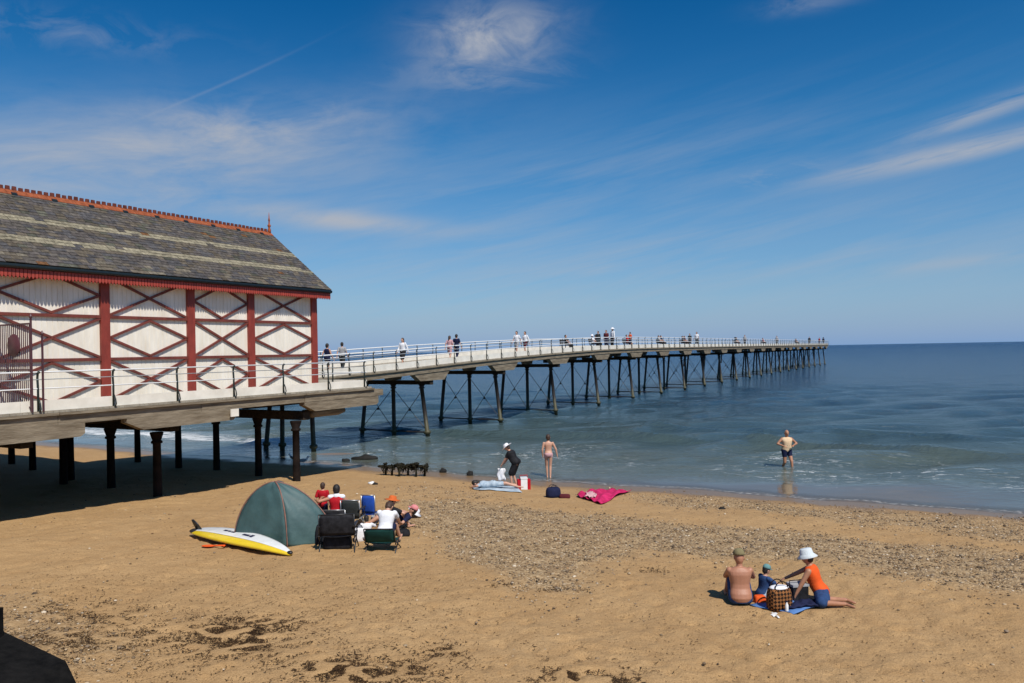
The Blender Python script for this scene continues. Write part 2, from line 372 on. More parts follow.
WALK = dict(pelvis=(0,0,.885), fl=(-.09,.22,.08), fr=(.09,-.22,.10), hl=(-.25,-.12,.84), hr=(.25,.18,.86))

# ================================================================== PIER BUILDING
Zc = lambda rel: H + rel
RZ = -TH
DECK = Zc(-1.30)
borg = (-24.5, 13.0, DECK)
bld = empty('pier_building', W(*borg), 'long white boarded pier hall with red timber cross bracing under a slate roof', 'building', None, RZ)
def bpart(mb, name, m, parent=None, smooth=False): return mb.build(name, M[m] if isinstance(m, str) else m, parent or bld, smooth, borg)
V0, V1 = -4.0, 22.62
UF, UB = -21.70, -27.30
m = MB(); m.box(UF-.08, UF, V0, V1, DECK-.02, Zc(2.24))
v = V0
while v < V1-.1:
    m.box(UF+.0005, UF+.011, v+.008, v+.142, DECK-.01, Zc(2.236)); v += .15
m.box(UB, UB+.08, V0, V1, DECK-.02, Zc(2.24))
bpart(m, 'wall', 'wallboard')
for vv in (V0, V1-.1):
    m = MB(); m.add([(UF-.082,vv,DECK-.02),(UB+.082,vv,DECK-.02),(UB+.082,vv,Zc(2.24)),(-24.5,vv,Zc(4.95)),(UF-.082,vv,Zc(2.24)),
           (UF-.082,vv+.08,DECK-.02),(UB+.082,vv+.08,DECK-.02),(UB+.082,vv+.08,Zc(2.24)),(-24.5,vv+.08,Zc(4.95)),(UF-.082,vv+.08,Zc(2.24))],
          [(0,1,2,3,4),(9,8,7,6,5),(0,5,6,1),(1,6,7,2),(2,7,8,3),(3,8,9,4),(4,9,5,0)])
    bpart(m, 'gable_wall', 'wallboard')
pv = [-1.7, 1.4, 4.5, 7.6, 10.75, 13.86, 16.83, 19.35, 22.50]
for q in pv:
    m = MB(); m.box(UF+.011, UF+.10, q-.14, q+.14, DECK+.02, Zc(2.30)); bpart(m, 'post', 'red')
R1, R2 = Zc(1.23), Zc(-.02)
for zz in (R1, R2):
    for a, c in zip(pv[:-1], pv[1:]):
        m = MB(); m.box(UF+.0115, UF+.085, a+.141, c-.141, zz-.045, zz+.045); bpart(m, 'rail', 'brown')
def brace(v0, v1, z0, z1, kind):
    m = MB(); uu = UF + .044; t = .062; w = .068
    def seg(a, c): m.bar((uu, *a), (uu, *c), t, w, up=(0, -(c[1]-a[1]), c[0]-a[0]))
    vm = (v0+v1)/2; zm = (z0+z1)/2
    if kind == 'x':
        seg((v0,z0),(v1,z1)); seg((v0,z1),(vm-.02,zm+.012)); seg((vm+.02,zm-.012),(v1,z0))
    else:
        seg((v0,zm),(vm,z1-.03)); seg((vm,z1-.03),(v1,zm)); seg((v0,zm),(vm,z0+.03)); seg((vm,z0+.03),(v1,zm))
    bpart(m, 'cross_brace' if kind == 'x' else 'diamond_brace', 'brown')
for i, (a, c) in enumerate(zip(pv[:-1], pv[1:])):
    tiers = [(R1+.05, Zc(2.42)), (R2+.05, R1-.05), (DECK+.06, R2-.05)]
    for j, (z0, z1) in enumerate(tiers):
        brace(a+.13, c-.13, z0, z1, 'x' if (i+j) % 2 == 1 else 'd')
UE = -21.24
ze = Zc(2.55); zr = Zc(5.08); VR0, VR1 = V0-.5, 23.02
m = MB(); m.box(UE-.05, UE-.02, VR0, VR1, Zc(2.20)+.10, ze-.08); bpart(m, 'fascia', 'red')
m = MB(); v = VR0
while v < VR1-.05:                                               # valance boards with pointed feet
    z0 = Zc(2.19); w = .078; x0, x1 = UE-.019, UE+.003; zt = Zc(2.40)
    m.add([(x0,v,z0+.03),(x0,v+w/2,z0-.03),(x0,v+w,z0+.03),(x0,v+w,zt),(x0,v,zt),(x1,v,z0+.03),(x1,v+w/2,z0-.03),(x1,v+w,z0+.03),(x1,v+w,zt),(x1,v,zt)],
          [(0,1,2,3,4),(9,8,7,6,5),(1,0,5,6),(2,1,6,7),(3,2,7,8),(4,3,8,9),(0,4,9,5)])
    v += .098
bpart(m, 'valance', 'redlight')
m = MB(); m.tube([(UE+.045, VR0, Zc(2.475)), (UE+.045, VR1, Zc(2.475))], .062, 10); bpart(m, 'gutter', 'gutter', smooth=True)
m = MB(); m.box(UF+.012, UE-.052, VR0+.3, VR1-.08, Zc(2.30), Zc(2.33)); bpart(m, 'soffit', 'red')
# slates, one quad slab each, tone per slate
rise = (zr-ze)/3.26
def slate_side(sgn):
    vs = []; fs = []; tone = []
    n = 25; L = math.hypot(3.28, zr-ze); cl = L/n
    nx, nz = sgn*(zr-ze)/L, 3.28/L                              # outward normal in (u,z)
    sx, sz = -sgn*3.28/L, (zr-ze)/L                             # up-slope
    e0 = (-24.5 + sgn*3.28, ze)
    for i in range(n):
        f = i/(n-1)                                              # 0 eave .. 1 ridge
        v = VR0 - (.14 if i % 2 else 0)
        a0 = i*cl - .02; a1 = (i+1)*cl + .05
        while v < VR1:
            w = random.uniform(.24,.30); v1 = min(v + w - .006, VR1); va = max(v, VR0)
            if v1 - va > .02:
                lf = .036 + random.uniform(-.004,.006); la = .012
                def pt(a, l, vv): return (e0[0] + sx*a + nx*l, vv, e0[1] + sz*a + nz*l)
                jit = random.uniform(-.012,.012)
                p = [pt(a0+jit,lf,va), pt(a0+jit,lf,v1), pt(a1,la+.01,v1), pt(a1,la+.01,va), pt(a0+jit,lf-.016,va), pt(a0+jit,lf-.016,v1)]
                o = len(vs); vs += p; fs += [(o,o+1,o+2,o+3), (o+4,o+5,o+1,o)] if sgn > 0 else [(o+3,o+2,o+1,o), (o,o+1,o+5,o+4)]
                k = random.uniform(1.45,2.15)
                base = random.choice([(.070,.062,.058),(.078,.070,.062),(.060,.058,.060),(.085,.072,.055)])
                c = [q*k for q in base]
                g = f + random.uniform(-.003,.003)
                pale = (.27 < g < .345, .57 < g < .64, .80 < g < .83, g < .10)
                if pale[0] or pale[1]:
                    if random.random() < .95: q = random.uniform(.8,1.15); c = [.35*q,.315*q,.225*q]
                elif pale[2] and random.random() < .7: q = random.uniform(.7,1.1); c = [.33*q,.30*q,.225*q]
                elif pale[3] and random.random() < .22: q = random.uniform(.6,1); c = [.25*q,.22*q,.17*q]
                elif random.random() < .06: q = random.uniform(.6,1.1); c = [.14*q,.14*q,.11*q]
                if random.random() < .004: c = [.20,.10,.045]
                tone += [(*c,1)]*len(p)
            v += w
    return vs, fs, tone
roof = MB()
for sgn in (1,-1):
    vs, fs, tn = slate_side(sgn); roof.add(vs, fs); roof.c = (roof.c or []) + tn
me = roof.mesh('roof', False, borg); ca = me.color_attributes.new('tone', 'FLOAT_COLOR', 'POINT')
ca.data.foreach_set('color', np.array(roof.c, np.float32).ravel())
roofo = link('roof', me, M['slate'], bld)
m = MB()
for sgn in (1,-1):
    m.add([(-24.5+sgn*3.27, VR0, ze-.01), (-24.5+sgn*3.27, VR1-.01, ze-.01), (-24.5, VR1-.01, zr-.01), (-24.5, VR0, zr-.01),
           (-24.5+sgn*3.27, VR0, ze-.07), (-24.5+sgn*3.27, VR1-.01, ze-.07), (-24.5, VR1-.01, zr-.07), (-24.5, VR0, zr-.07)],
          [(0,1,2,3),(7,6,5,4),(0,4,5,1),(1,5,6,2),(2,6,7,3),(3,7,4,0)])
m.build('roof_boarding', M['timberdark'], roofo, False, borg)
m = MB()                                                        # barge boards on the gable ends
for sgn in (1,-1):
    m.bar((-24.5+sgn*3.26, VR1+.012, ze-.12), (-24.5+sgn*.03, VR1+.012, zr-.12), .035, .2, up=(0,0,1))
m.build('barge_board', M['red'], bld, False, borg)
m = MB(); v = VR0; k = 0
while v < VR1-.02:
    v2 = min(v+.30, VR1)
    for sgn in (1,-1):
        m.add([(-24.5+sgn*.20, v, zr-.10), (-24.5+sgn*.20, v2-.008, zr-.10), (-24.5, v2-.008, zr+.075), (-24.5, v, zr+.075),
               (-24.5+sgn*.19, v, zr-.13), (-24.5+sgn*.19, v2-.008, zr-.13), (-24.5, v2-.008, zr+.04), (-24.5, v, zr+.04)],
              [(0,1,2,3),(7,6,5,4),(0,4,5,1),(1,5,6,2),(2,6,7,3),(3,7,4,0)])
    v = v2
m.build('ridge_tiles', M['ridge'], roofo, False, borg)
m = MB()
v = VR0+.02
while v < VR1-.12:
    if True:
        w = .135; x = .022; zt = zr+.17+random.uniform(-.012,.012)
        m.hexa([(-24.5-x,v,zr+.05),(-24.5+x,v,zr+.05),(-24.5+x,v+w,zr+.05),(-24.5-x,v+w,zr+.05),(-24.5-x,v+.012,zt),(-24.5+x,v+.012,zt),(-24.5+x,v+w-.012,zt),(-24.5-x,v+w-.012,zt)])
    v += .19
m.build('ridge_crest', M['crest'], roofo, False, borg)
for v in np.arange(VR0+.4, VR1-.3, 1.2):
    MB().hexa([(-24.5+.165+a_, v+b_, zr-.085+c_-a_*.82) for c_ in (0,.05) for a_, b_ in ((0,0),(.07,0),(.07,.16),(0,.16))]).build('ridge_clip', M['gutter'], roofo, False, borg)
m = MB(); T = Matrix.Translation((-24.5, VR1-.06, zr+.02))
m.lathe([(.07,0),(.075,.12),(.05,.2),(.04,.24),(.07,.29),(.07,.33),(.035,.37),(.028,.5),(.045,.54),(.03,.58),(.006,.86)], 12, T)
m.build('finial', M['ridge'], roofo, True, borg)

# ================================================================== PLATFORM
UE2 = -19.80
porg = (-23.0, 12.0, 0.0)
plat = empty('pier_platform', W(*porg), 'weathered timber platform on dark iron piles carrying the white boarded hall', 'platform', None, RZ)
def ppart(mb, name, mt, parent=None, smooth=False, rz=0): return mb.build(name, M[mt], parent or plat, smooth, porg)
m = MB(); v = -6.0
while v < 23.6:
    m.box(-31.3, UE2+.02, v, v+.142, DECK-.06, DECK-.004); v += .15
ppart(m, 'deck', 'deck')
def nosing(a0, a1, u0, u1, z0, z1):
    m.box(u0, u1, a0, a1, z0, z1)
for zt, zb, u1, nm in ((DECK-.064, DECK-.13, UE2+.05, 'deck_nosing'), (DECK-.133, DECK-.385, UE2-.03, 'edge_beam')):
    m = MB(); v = -6.0
    while v < 24.4:
        v2 = min(v + 4.35, 24.6 if nm == 'edge_beam' else 23.85); m.box(u1-.3, u1 + random.uniform(-.012,.012), v, v2-.012, zb, zt); v += 4.35
    ppart(m, nm, 'timber')
for v0_, v1_ in ((-3.4,1.2),(3.0,7.0),(7.7,12.1),(13.3,17.05),(20.1,24.15)):
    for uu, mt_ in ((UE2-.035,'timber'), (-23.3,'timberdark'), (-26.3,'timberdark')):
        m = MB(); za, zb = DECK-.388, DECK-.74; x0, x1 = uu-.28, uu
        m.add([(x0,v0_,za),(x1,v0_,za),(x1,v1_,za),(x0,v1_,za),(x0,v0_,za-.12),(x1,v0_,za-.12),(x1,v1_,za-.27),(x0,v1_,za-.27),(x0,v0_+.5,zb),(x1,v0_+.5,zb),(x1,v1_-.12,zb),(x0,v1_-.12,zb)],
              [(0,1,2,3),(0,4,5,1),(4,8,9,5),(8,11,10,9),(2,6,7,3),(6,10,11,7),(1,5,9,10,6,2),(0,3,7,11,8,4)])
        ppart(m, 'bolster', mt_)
for uu in (-20.42, -20.80):
    m = MB(); m.tube([(uu,21.0,DECK-.885),(uu,22.45,DECK-.885),(uu,22.75,DECK-.87)], [.145,.15,.10], 10); ppart(m, 'log_corbel', 'timber', smooth=True)
bents = [-2.5, 2.2, 6.8, 11.4, 15.9, 20.45]
for u in np.arange(-31.0, -20.6, 1.25):
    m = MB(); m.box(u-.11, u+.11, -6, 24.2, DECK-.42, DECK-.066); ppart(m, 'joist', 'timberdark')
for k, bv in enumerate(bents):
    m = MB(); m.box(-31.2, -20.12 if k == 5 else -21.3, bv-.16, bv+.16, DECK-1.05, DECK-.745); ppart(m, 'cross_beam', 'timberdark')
def pile(u, v):
    p = W(u, v, 0); g_ = float(ground_h(p.x, p.y)); m = MB(); T = Matrix.Translation((u, v, 0))
    m.lathe([(.135,g_-.4),(.135,g_+.02),(.125,1.2),(.12,DECK-1.42),(.17,DECK-1.40),(.17,DECK-1.34),(.13,DECK-1.31),(.2,DECK-1.10),(.2,DECK-1.055)], 14, T)
    ppart(m, 'pile', 'ironrust', smooth=True)
for px_ in ((297,481),(158,496),(259,476),(111.6,488),(217,470),(179,468),(64,484),(71,480),(33,470),(12,464),(138,462)):
    p = G(*px_); pile(p.x*CT - p.y*ST, p.x*ST + p.y*CT)
for u, v in ((-26,11.4),(-30,11.4),(-22,6.8),(-26,6.8),(-30,6.8)): pile(u, v)
m = MB(); v = -6.0
while v < 19: m.box(-46, -31.32, v, v+.142, DECK-.06, DECK-.004); v += .15
ppart(m, 'added_shade_deck', 'deck')  # unseen deck added behind the hall to throw shade on the sand below
m = MB(); m.box(-19.74, -19.70, 16.75, 17.05, DECK-.62, DECK-.38); ppart(m, 'white_plate', 'white')
# ---- platform railing
def rail_post(u, v, z, sgn=1, hgt=1.0):
    m = MB(); n = (sgn, 0)
    m.tube([(u, v, z-.05), (u, v, z+hgt*.55), (u-.02*sgn, v, z+hgt*.84), (u-.005*sgn, v, z+hgt*.95), (u+.05*sgn, v, z+hgt*.985)], [.03,.028,.028,.030,.034], 8)
    m.tube([(u+.035*sgn, v, z+.30), (u+.09*sgn, v, z+.20), (u+.12*sgn, v, z+.06), (u+.07*sgn, v, z-.02), (u+.02*sgn, v, z+.02)], .018, 6)
    return m
rorg = (UE2, 12.0, DECK)
rl = empty('platform_railing', W(*rorg), 'white railing with curled dark iron posts along the platform edge by the hall', 'railing', None, RZ)
vlist = [-5, -3, -1, 1, 3, 5, 7, 8.95, 10.91, 12.91, 14.92, 16.99, 19.10, 21.30, 23.32]
for v in vlist: rail_post(UE2-.035, v, DECK).build('post', M['irongreen'], rl, True, rorg)
for zz, r, mt in ((.985,.021,'railwhite'), (.80,.012,'railgrey'), (.57,.017,'railwhite')):
    MB().tube([(UE2-.035, -5.5, DECK+zz), (UE2-.035, 23.4, DECK+zz)], r, 8).build('rail', M[mt], rl, True, rorg)
m = MB(); v = -5.5
while v < 23.3:
    m.box(UE2-.10, UE2-.065, v, min(v+3.2, 23.5)-.006, DECK, DECK+.27); v += 3.2
m.build('kick_board', M['white'], rl, False, rorg)
# return of the railing across the platform's sea end, stopping at the pier
r2o = (-22.5, 23.5, DECK)
for u in (-21.6, -23.3, -24.9):
    m = MB(); m.tube([(u,23.46,DECK),(u,23.46,DECK+1.0)], .028, 8); m.build('post', M['irongreen'], rl, True, rorg)
for zz, r in ((.985,.021),(.57,.017)):
    MB().tube([(UE2-.04,23.46,DECK+zz),(-24.95,23.46,DECK+zz)], r, 8).build('rail', M['railwhite'], rl, True, rorg)
MB().box(-25.0, UE2-.11, 23.47, 23.5, DECK, DECK+.27).build('kick_board', M['white'], rl, False, rorg)
# ---- gate of tall bars across the walkway
gorg = (-20.6, 10.72, DECK)
gt = empty('metal_gate', W(*gorg), 'tall plum iron bar gate with a round sign across the platform walkway', 'gate', None, RZ)
m = MB()
for u in np.arange(-21.5, -19.82, .088): m.tube([(u, 10.72, DECK+.02), (u, 10.72, DECK+2.22)], .0125, 6)
m.build('bars', M['plum'], gt, False, gorg)
for u, z1, v in ((-19.755, 2.42, 10.72), (-21.55, 2.4, 10.72), (-19.755, 2.0, 10.99)):
    m = MB(); m.box(u-.019, u+.019, v-.019, v+.019, DECK, DECK+z1-.1); m.lathe([(.018,0),(.035,.03),(.04,.06),(.025,.09),(.008,.13)], 8, Matrix.Translation((u,v,DECK+z1-.1)))
    m.build('post', M['plum'], gt, False, gorg)
for zz in (.12, 1.05, 2.2): MB().box(-21.52, -19.776, 10.70, 10.74, DECK+zz-.02, DECK+zz+.02).build('rail', M['plum'], gt, False, gorg)
MB().lathe([(.285,-.012),(.29,0),(.285,.012)], 24, Matrix.Translation((-20.45,10.675,DECK+1.67)) @ Matrix.Rotation(R(90),4,'X')).build('round_sign', M['plumsign'], gt, True, gorg)

# ================================================================== PIER
UC, HW = -28.2, 2.9
DV = [(22,-1.29),(24,-1.17),(28,-1.02),(33,-.85),(37.4,-.65),(43.1,-.45),(51.4,-.2),(59.5,-.02),(68,.06),(78.5,.09),(110,.10),(206,.10)]
def dz(v): return H + float(np.interp(v, [a for a,_ in DV], [b for _,b in DV]))
VS, VE = 23.72, 203.8
org = (UC, 36.0, 0.0)
pier = empty('pier', W(*org), 'long timber decked pier on dark braced iron trestles running far out to sea', 'pier', None, RZ)
seg = list(np.arange(VS, VE, 3.0)) + [VE]
def strip(u0, u1, t0, t1, name, mt, parent, og, gap=.0):
    m = MB()
    for a, c in zip(seg[:-1], seg[1:]):
        za, zc = dz(a), dz(c); c2 = c - gap
        m.hexa([(u0,a,za+t0),(u1,a,za+t0),(u1,c2,zc+t0),(u0,c2,zc+t0),(u0,a,za+t1),(u1,a,za+t1),(u1,c2,zc+t1),(u0,c2,zc+t1)])
    return m.build(name, M[mt], parent, False, og)
strip(UC-HW+.03, UC+HW-.03, -.06, 0, 'deck', 'deck', pier, org)
for s in (-1,1):
    a, c = sorted((UC+s*(HW-.12), UC+s*(HW+.05))); strip(a, c, -.125, -.063, 'deck_nosing', 'timber', pier, org)
    a, c = sorted((UC+s*(HW-.30), UC+s*(HW-.03))); strip(a, c, -.40, -.128, 'edge_beam', 'timber', pier, org, .012)
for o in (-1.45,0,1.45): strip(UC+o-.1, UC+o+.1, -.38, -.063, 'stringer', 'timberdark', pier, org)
nb = 21; dvb = (200.8-35.7)/20
tv = [28.2] + [35.7 + dvb*k for k in range(nb)]
for k, bv in enumerate(tv):
    z = dz(bv)
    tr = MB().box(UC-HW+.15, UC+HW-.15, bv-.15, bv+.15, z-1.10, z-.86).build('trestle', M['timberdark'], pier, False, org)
    for s in (-1, 0, 1):
        m = MB(); u = UC + s*2.66; l = 1.75; w = .17; z0, z1 = z-.857, z-.405
        if s == 0: l = .8
        sl = (dz(bv+l)-dz(bv-l))/2
        m.add([(u-w,bv-l,z1-sl),(u+w,bv-l,z1-sl),(u+w,bv+l,z1+sl),(u-w,bv+l,z1+sl),(u-w,bv-l*.66,z0),(u+w,bv-l*.66,z0),(u+w,bv+l*.66,z0),(u-w,bv+l*.66,z0)],
              [(0,1,2,3),(7,6,5,4),(0,4,5,1),(1,5,6,2),(2,6,7,3),(3,7,4,0)])
        m.build('bolster', M['timber'], tr, False, org)
    for s in (-1, 0, 1):
        ut, ub = UC + s*2.05, UC + s*2.42
        if k == 0 and s == 1: ut, ub = UC + .8, UC + .9
        if k == 0 and s == 0: ut, ub = UC - 1.2, UC - 1.25
        zb = -2.2 if k else -.8; zt = z-1.24
        u_at = lambda q: ub + (ut-ub)*q/zt
        m = MB(); m.tube([(u_at(zb),bv,zb),(u_at(.15),bv,.15),(u_at(.18),bv,.18),(u_at(.32),bv,.32),(u_at(.36),bv,.36),(ut,bv,zt-.1),(ut,bv,zt-.08),(ut,bv,zt-.02),(ut,bv,zt+.02),(ut,bv,z-1.105)],
                         [.13,.13,.20,.20,.12,.115,.17,.17,.12,.19], 12)
        m.build('column', M['ironpier'], tr, True, org)
    if k:
        m = MB()
        for s in (-1, 1):
            a = (UC+.02*s, bv); 
            m.tube([(UC+s*.10, bv+.03, .38), (UC+s*2.06, bv+.03, z-1.42)], .02, 6); m.tube([(UC+s*2.34, bv-.03, .38), (UC+s*.10, bv-.03, z-1.42)], .02, 6)
            m.tube([(UC+s*.1, bv, .25), (UC+s*2.3, bv, .25)], .045, 6)
            m.lathe([(.07,-.05),(.075,0),(.07,.05)], 10, Matrix.Translation((UC+s*1.17, bv, (.38+z-1.42)/2)) @ Matrix.Rotation(R(90),4,'X'))
        m.build('tie_rods', M['iron'], tr, False, org)
# ---- curved knee brackets near the middle of the pier
for k in (7, 8, 9):
    bv = tv[k] ; z = dz(bv); m = MB()
    m.tube([(UC+2.3, bv+.15, z-2.2), (UC+2.3, bv+.35, z-1.4), (UC+2.3, bv+.9, z-.85), (UC+2.3, bv+1.9, z-.5)], .09, 8); m.build('knee_bracket', M['iron'], pier, True, org)
def pier_rail(s, label):
    u = UC + s*(HW-.04); og = (u, 36.0, dz(36))
    r = empty('pier_railing', W(*og), label, 'railing', None, RZ)
    vv = 25.0 if s > 0 else 25.4; st = (VE-.15-vv)/97
    for i in range(98):
        q = vv + i*st*1.0
        rail_post(u, q, dz(q), s, 1.02).build('post', M['irongreen'], r, True, og)
    a0 = 24.0
    vs_ = [a for a in seg if a > a0] ; vs_ = [a0] + vs_ 
    for zz, rr, mt in ((1.005,.032,'railwhite'), (.80,.018,'railgrey'), (.60,.026,'railwhite')):
        MB().tube([(u, a, dz(a)+zz) for a in vs_], rr, 6).build('rail', M[mt], r, True, og)
    m = MB()
    for a, c in zip(vs_[:-1], vs_[1:]):
        za, zc = dz(a), dz(c); u0, u1 = (u-s*.06)-.018, (u-s*.06)+.018
        m.hexa([(u0,a,za+.003),(u1,a,za+.003),(u1,c-.006,zc+.003),(u0,c-.006,zc+.003),(u0,a,za+.33),(u1,a,za+.33),(u1,c-.006,zc+.33),(u0,c-.006,zc+.33)])
    m.build('kick_board', M['white'], r, False, og)
pier_rail(1, 'long white railing on the near seaward run of the pier, facing the beach')
pier_rail(-1, 'long white railing on the far side of the pier, behind the strollers')
eo = (UC, VE-.1, dz(200)); er = empty('end_railing', W(*eo), 'short white railing closing off the sea end of the pier', 'railing', None, RZ)
for u in np.linspace(UC-HW+.3, UC+HW-.3, 5): rail_post(u, VE-.1, dz(203), 1).build('post', M['irongreen'], er, True, eo)
for zz, rr in ((1.005,.026),(.6,.02)): MB().tube([(UC-HW+.1, VE-.1, dz(203)+zz), (UC+HW-.1, VE-.1, dz(203)+zz)], rr, 6).build('rail', M['railwhite'], er, True, eo)
# ---- benches on the pier
def bench(px, u, label, mt='timberdark', ln=1.7):
    v = online(px, u); z = dz(v); b = empty('pier_bench', W(u, v, z), label, 'bench', 'benches along the pier deck', RZ)
    m = MB(); [m.box(-.05+i*.11, .05+i*.11-.0, -ln/2, ln/2, .42, .46) for i in range(4)]; m.build('seat', M[mt], b)
    m = MB(); [m.box(-.14-i*.02, -.11-i*.02, -ln/2, ln/2, .52+i*.14, .62+i*.14) for i in range(3)]; m.build('backrest', M[mt], b)
    for s in (-1, 1):
        m = MB(); m.box(-.04,.0, s*ln*.42-.03, s*ln*.42+.03, 0, .415); m.box(.28,.32, s*ln*.42-.03, s*ln*.42+.03, 0, .415); m.bar((-.09, s*ln*.42, .4), (-.155, s*ln*.42, .95), .05, .035, (0,1,0)); m.build('leg', M['iron'], b)
    return b, v, z
BN = [(566,-27.4,'dark bench nearest the beach on the pier, with one sitter'), (594,-27.4,'dark bench on the pier where a white topped person sits'), (611,-27.6,'dark bench on the pier beside the standing dark and white pair'),
      (627,-27.2,'dark bench on the pier with the red clad sitter'), (660,-27.4,'dark bench on the pier past the red clad sitter, a couple on it'), (684,-27.2,'dark bench on the pier just before the white shirted stander'), (736,-27.2,'dark bench on the pier with two sitters in dark clothes'), (763,-27.0,'dark bench far along the pier with one red topped sitter'), (796,-26.9,'dark bench closest to the sea end of the pier')]
BP = []
for px, u, lb in BN: BP.append(bench(px, u, lb))
# ---- people on the pier
GP = 'people on the pier'
def on_pier(px, u, label, face_yaw, h, pose, **k):
    v = online(px, u); k.setdefault('vox', .018)
    return person(label, W(u, v, dz(v)), face_yaw + RZ, h, pose, group=GP, face=False, **k)
on_pier(327, -25.9, 'person in navy top by the corner of the hall, walking away along the pier', 0, 1.60, WALK, wear=(('tank','navy'),('shorts','navy')), skin='skin')
on_pier(342, -27.2, 'person in pale top and dark trousers beside the far pier railing', R(20), 1.60, WALK, wear=(('top','greycloth'),('trousers','charcoal')))
on_pier(403, -26.3, 'person in loose white top and black skirt walking on the pier ramp', R(180), 1.68, WALK, wear=(('longtop','whitecloth'),('skirt','black')), hair='hairbrown', long_hair=True)
on_pier(449.6, -26.6, 'person in pale pink clothes walking beside a dark haired companion on the pier', 0, 1.64, WALK, wear=(('top','palepink'),('shorts','palepink')), hair='hairbrown', long_hair=True)
on_pier(456.5, -26.4, 'dark haired person in navy with a pale sash walking on the pier', 0, 1.72, WALK, wear=(('top','navy'),('trousers','navy')))
on_pier(517, -26.8, 'person in white shirt and grey shorts, first of the white shirted couple on the pier', R(180), 1.76, WALK, wear=(('top','whitecloth'),('shorts','greycloth')))
on_pier(525.5, -26.6, 'person in white shirt and dark shorts, seaward one of the white shirted couple', R(170), 1.72, WALK, wear=(('longtop','whitecloth'),('shorts','maroon')), hair='hairbrown')
def sitter(i, dv_, label, wear, hat=None, h=1.7, **k):
    b, v, z = BP[i]; px, u, _ = BN[i]
    P = dict(CHAIR_SIT); P['pelvis'] = (0,0,.55); P['fl'] = (-.12,.45,.08); P['fr'] = (.12,.45,.08)
    person(label, W(u+.05, v+dv_, z), R(-90)+RZ, h, P, wear=wear, hat=hat, vox=.02, group=GP, face=False, **k)
sitter(0, 0, 'person in dark clothes sitting alone on the bench nearest the beach', (('top','charcoal'),('trousers','black')))
sitter(1, -.35, 'person in a white top sitting on a pier bench', (('top','whitecloth'),('trousers','navy')), ('bucket','whitecloth'))
sitter(1, .45, 'person in maroon sitting next to the white topped sitter', (('top','maroon'),('trousers','black')))
sitter(3, 0, 'person in red sitting on a pier bench', (('top','redcloth'),('shorts','maroon')))
sitter(5, .3, 'person in dark red sitting on the bench before the white shirted stander', (('top','maroon'),('trousers','black')))
sitter(6, -.4, 'person in black hat and dark clothes sitting far out on the pier', (('top','black'),('trousers','black')), ('sun','black'))
sitter(6, .45, 'person in charcoal sitting beside the one with a black hat', (('top','charcoal'),('trousers','navy')))
sitter(4, -.35, 'person in grey sitting on the bench past the red clad sitter', (('top','greycloth'),('trousers','black')))
sitter(4, .4, 'person in navy sitting at the seaward side of the couple past the red clad sitter', (('top','navy'),('trousers','black')))
sitter(5, -.5, 'person in black sitting landward on the bench before the white shirted stander', (('top','black'),('trousers','black')))
sitter(7, 0, 'person in red top sitting alone far along the pier', (('top','redcloth'),('trousers','black')))
sitter(8, -.4, 'person in maroon on the bench closest to the sea end', (('top','maroon'),('trousers','black')))
sitter(8, .5, 'person in charcoal on the bench closest to the sea end', (('top','charcoal'),('trousers','black')))
on_pier(598.5, -26.2, 'person in dark clothes standing between the white topped sitter and the dark red stander', R(170), 1.62, STAND, wear=(('longtop','charcoal'),('trousers','black')))
on_pier(630.5, -26.0, 'person in orange top standing beside the red clad sitter', R(150), 1.55, STAND, wear=(('top','orange'),('trousers','navy')))
on_pier(690, -26.3, 'short person in dark top left of the white shirted stander', R(180), 1.6, STAND, wear=(('top','charcoal'),('trousers','black')))
on_pier(745, -26.2, 'person in pale top standing right of the pair with the black hat', R(180), 1.68, STAND, wear=(('top','greycloth'),('trousers','black')))
on_pier(606.5, -26.0, 'person in dark red standing left of a tall figure in white on the pier', R(180), 1.70, STAND, wear=(('top','maroon'),('trousers','navy')))
on_pier(613, -25.9, 'tall person in loose white top and black trousers standing at mid pier', R(150), 1.92, STAND, wear=(('longtop','whitecloth'),('trousers','black')), hat=('sun','whitecloth'))
on_pier(697, -26.6, 'person in white shirt standing past the middle of the pier', R(180), 1.85, STAND, wear=(('top','whitecloth'),('trousers','charcoal')))
on_pier(777, -26.4, 'person in pale shirt near the sea end of the pier', R(180), 1.75, STAND, wear=(('top','greycloth'),('trousers','charcoal')))
on_pier(809.5, -26.3, 'person all in black standing close to the sea end of the pier', R(180), 1.85, STAND, wear=(('longtop','black'),('trousers','black')))
on_pier(819.5, -26.0, 'person in red shirt among the group at the pier end', R(160), 1.75, STAND, wear=(('top','redcloth'),('trousers','navy')))
on_pier(823.5, -26.2, 'person in navy with dark hat, outermost on the pier', R(180), 1.85, STAND, wear=(('longtop','navy'),('trousers','black')), hat=('sun','black'))

# ================================================================== BEACH THINGS
def towel(name, label, px, mt, cat, wr=.012, n=(14,9), lift=.018, thick=.014, seed=1):
    c = [G(*p) for p in px]; r = random.Random(seed); ph = [r.uniform(0,6) for _ in range(4)]; P = []
    cen = sum(c, Vector())/4
    for i in range(n[0]):
        row = []
        for j in range(n[1]):
            a, b = i/(n[0]-1), j/(n[1]-1)
            q = c[0]*(1-a)*(1-b) + c[1]*a*(1-b) + c[2]*a*b + c[3]*(1-a)*b
            q.x += .03*math.sin(5*b+ph[0]); q.y += .03*math.sin(6*a+ph[1])
            z = float(ground_h(q.x, q.y)) + lift + wr*(1+math.sin(9*a+ph[2]+3*b)*math.sin(7*b+ph[3])) + wr*.6*math.sin(23*a+9*b)
            row.append((q.x-cen.x, q.y-cen.y, z-cen.z))
        P.append(row)
    return tag(MB().sheet(P, thick).build(name, M[mt], None, True, None, cen), label, cat)
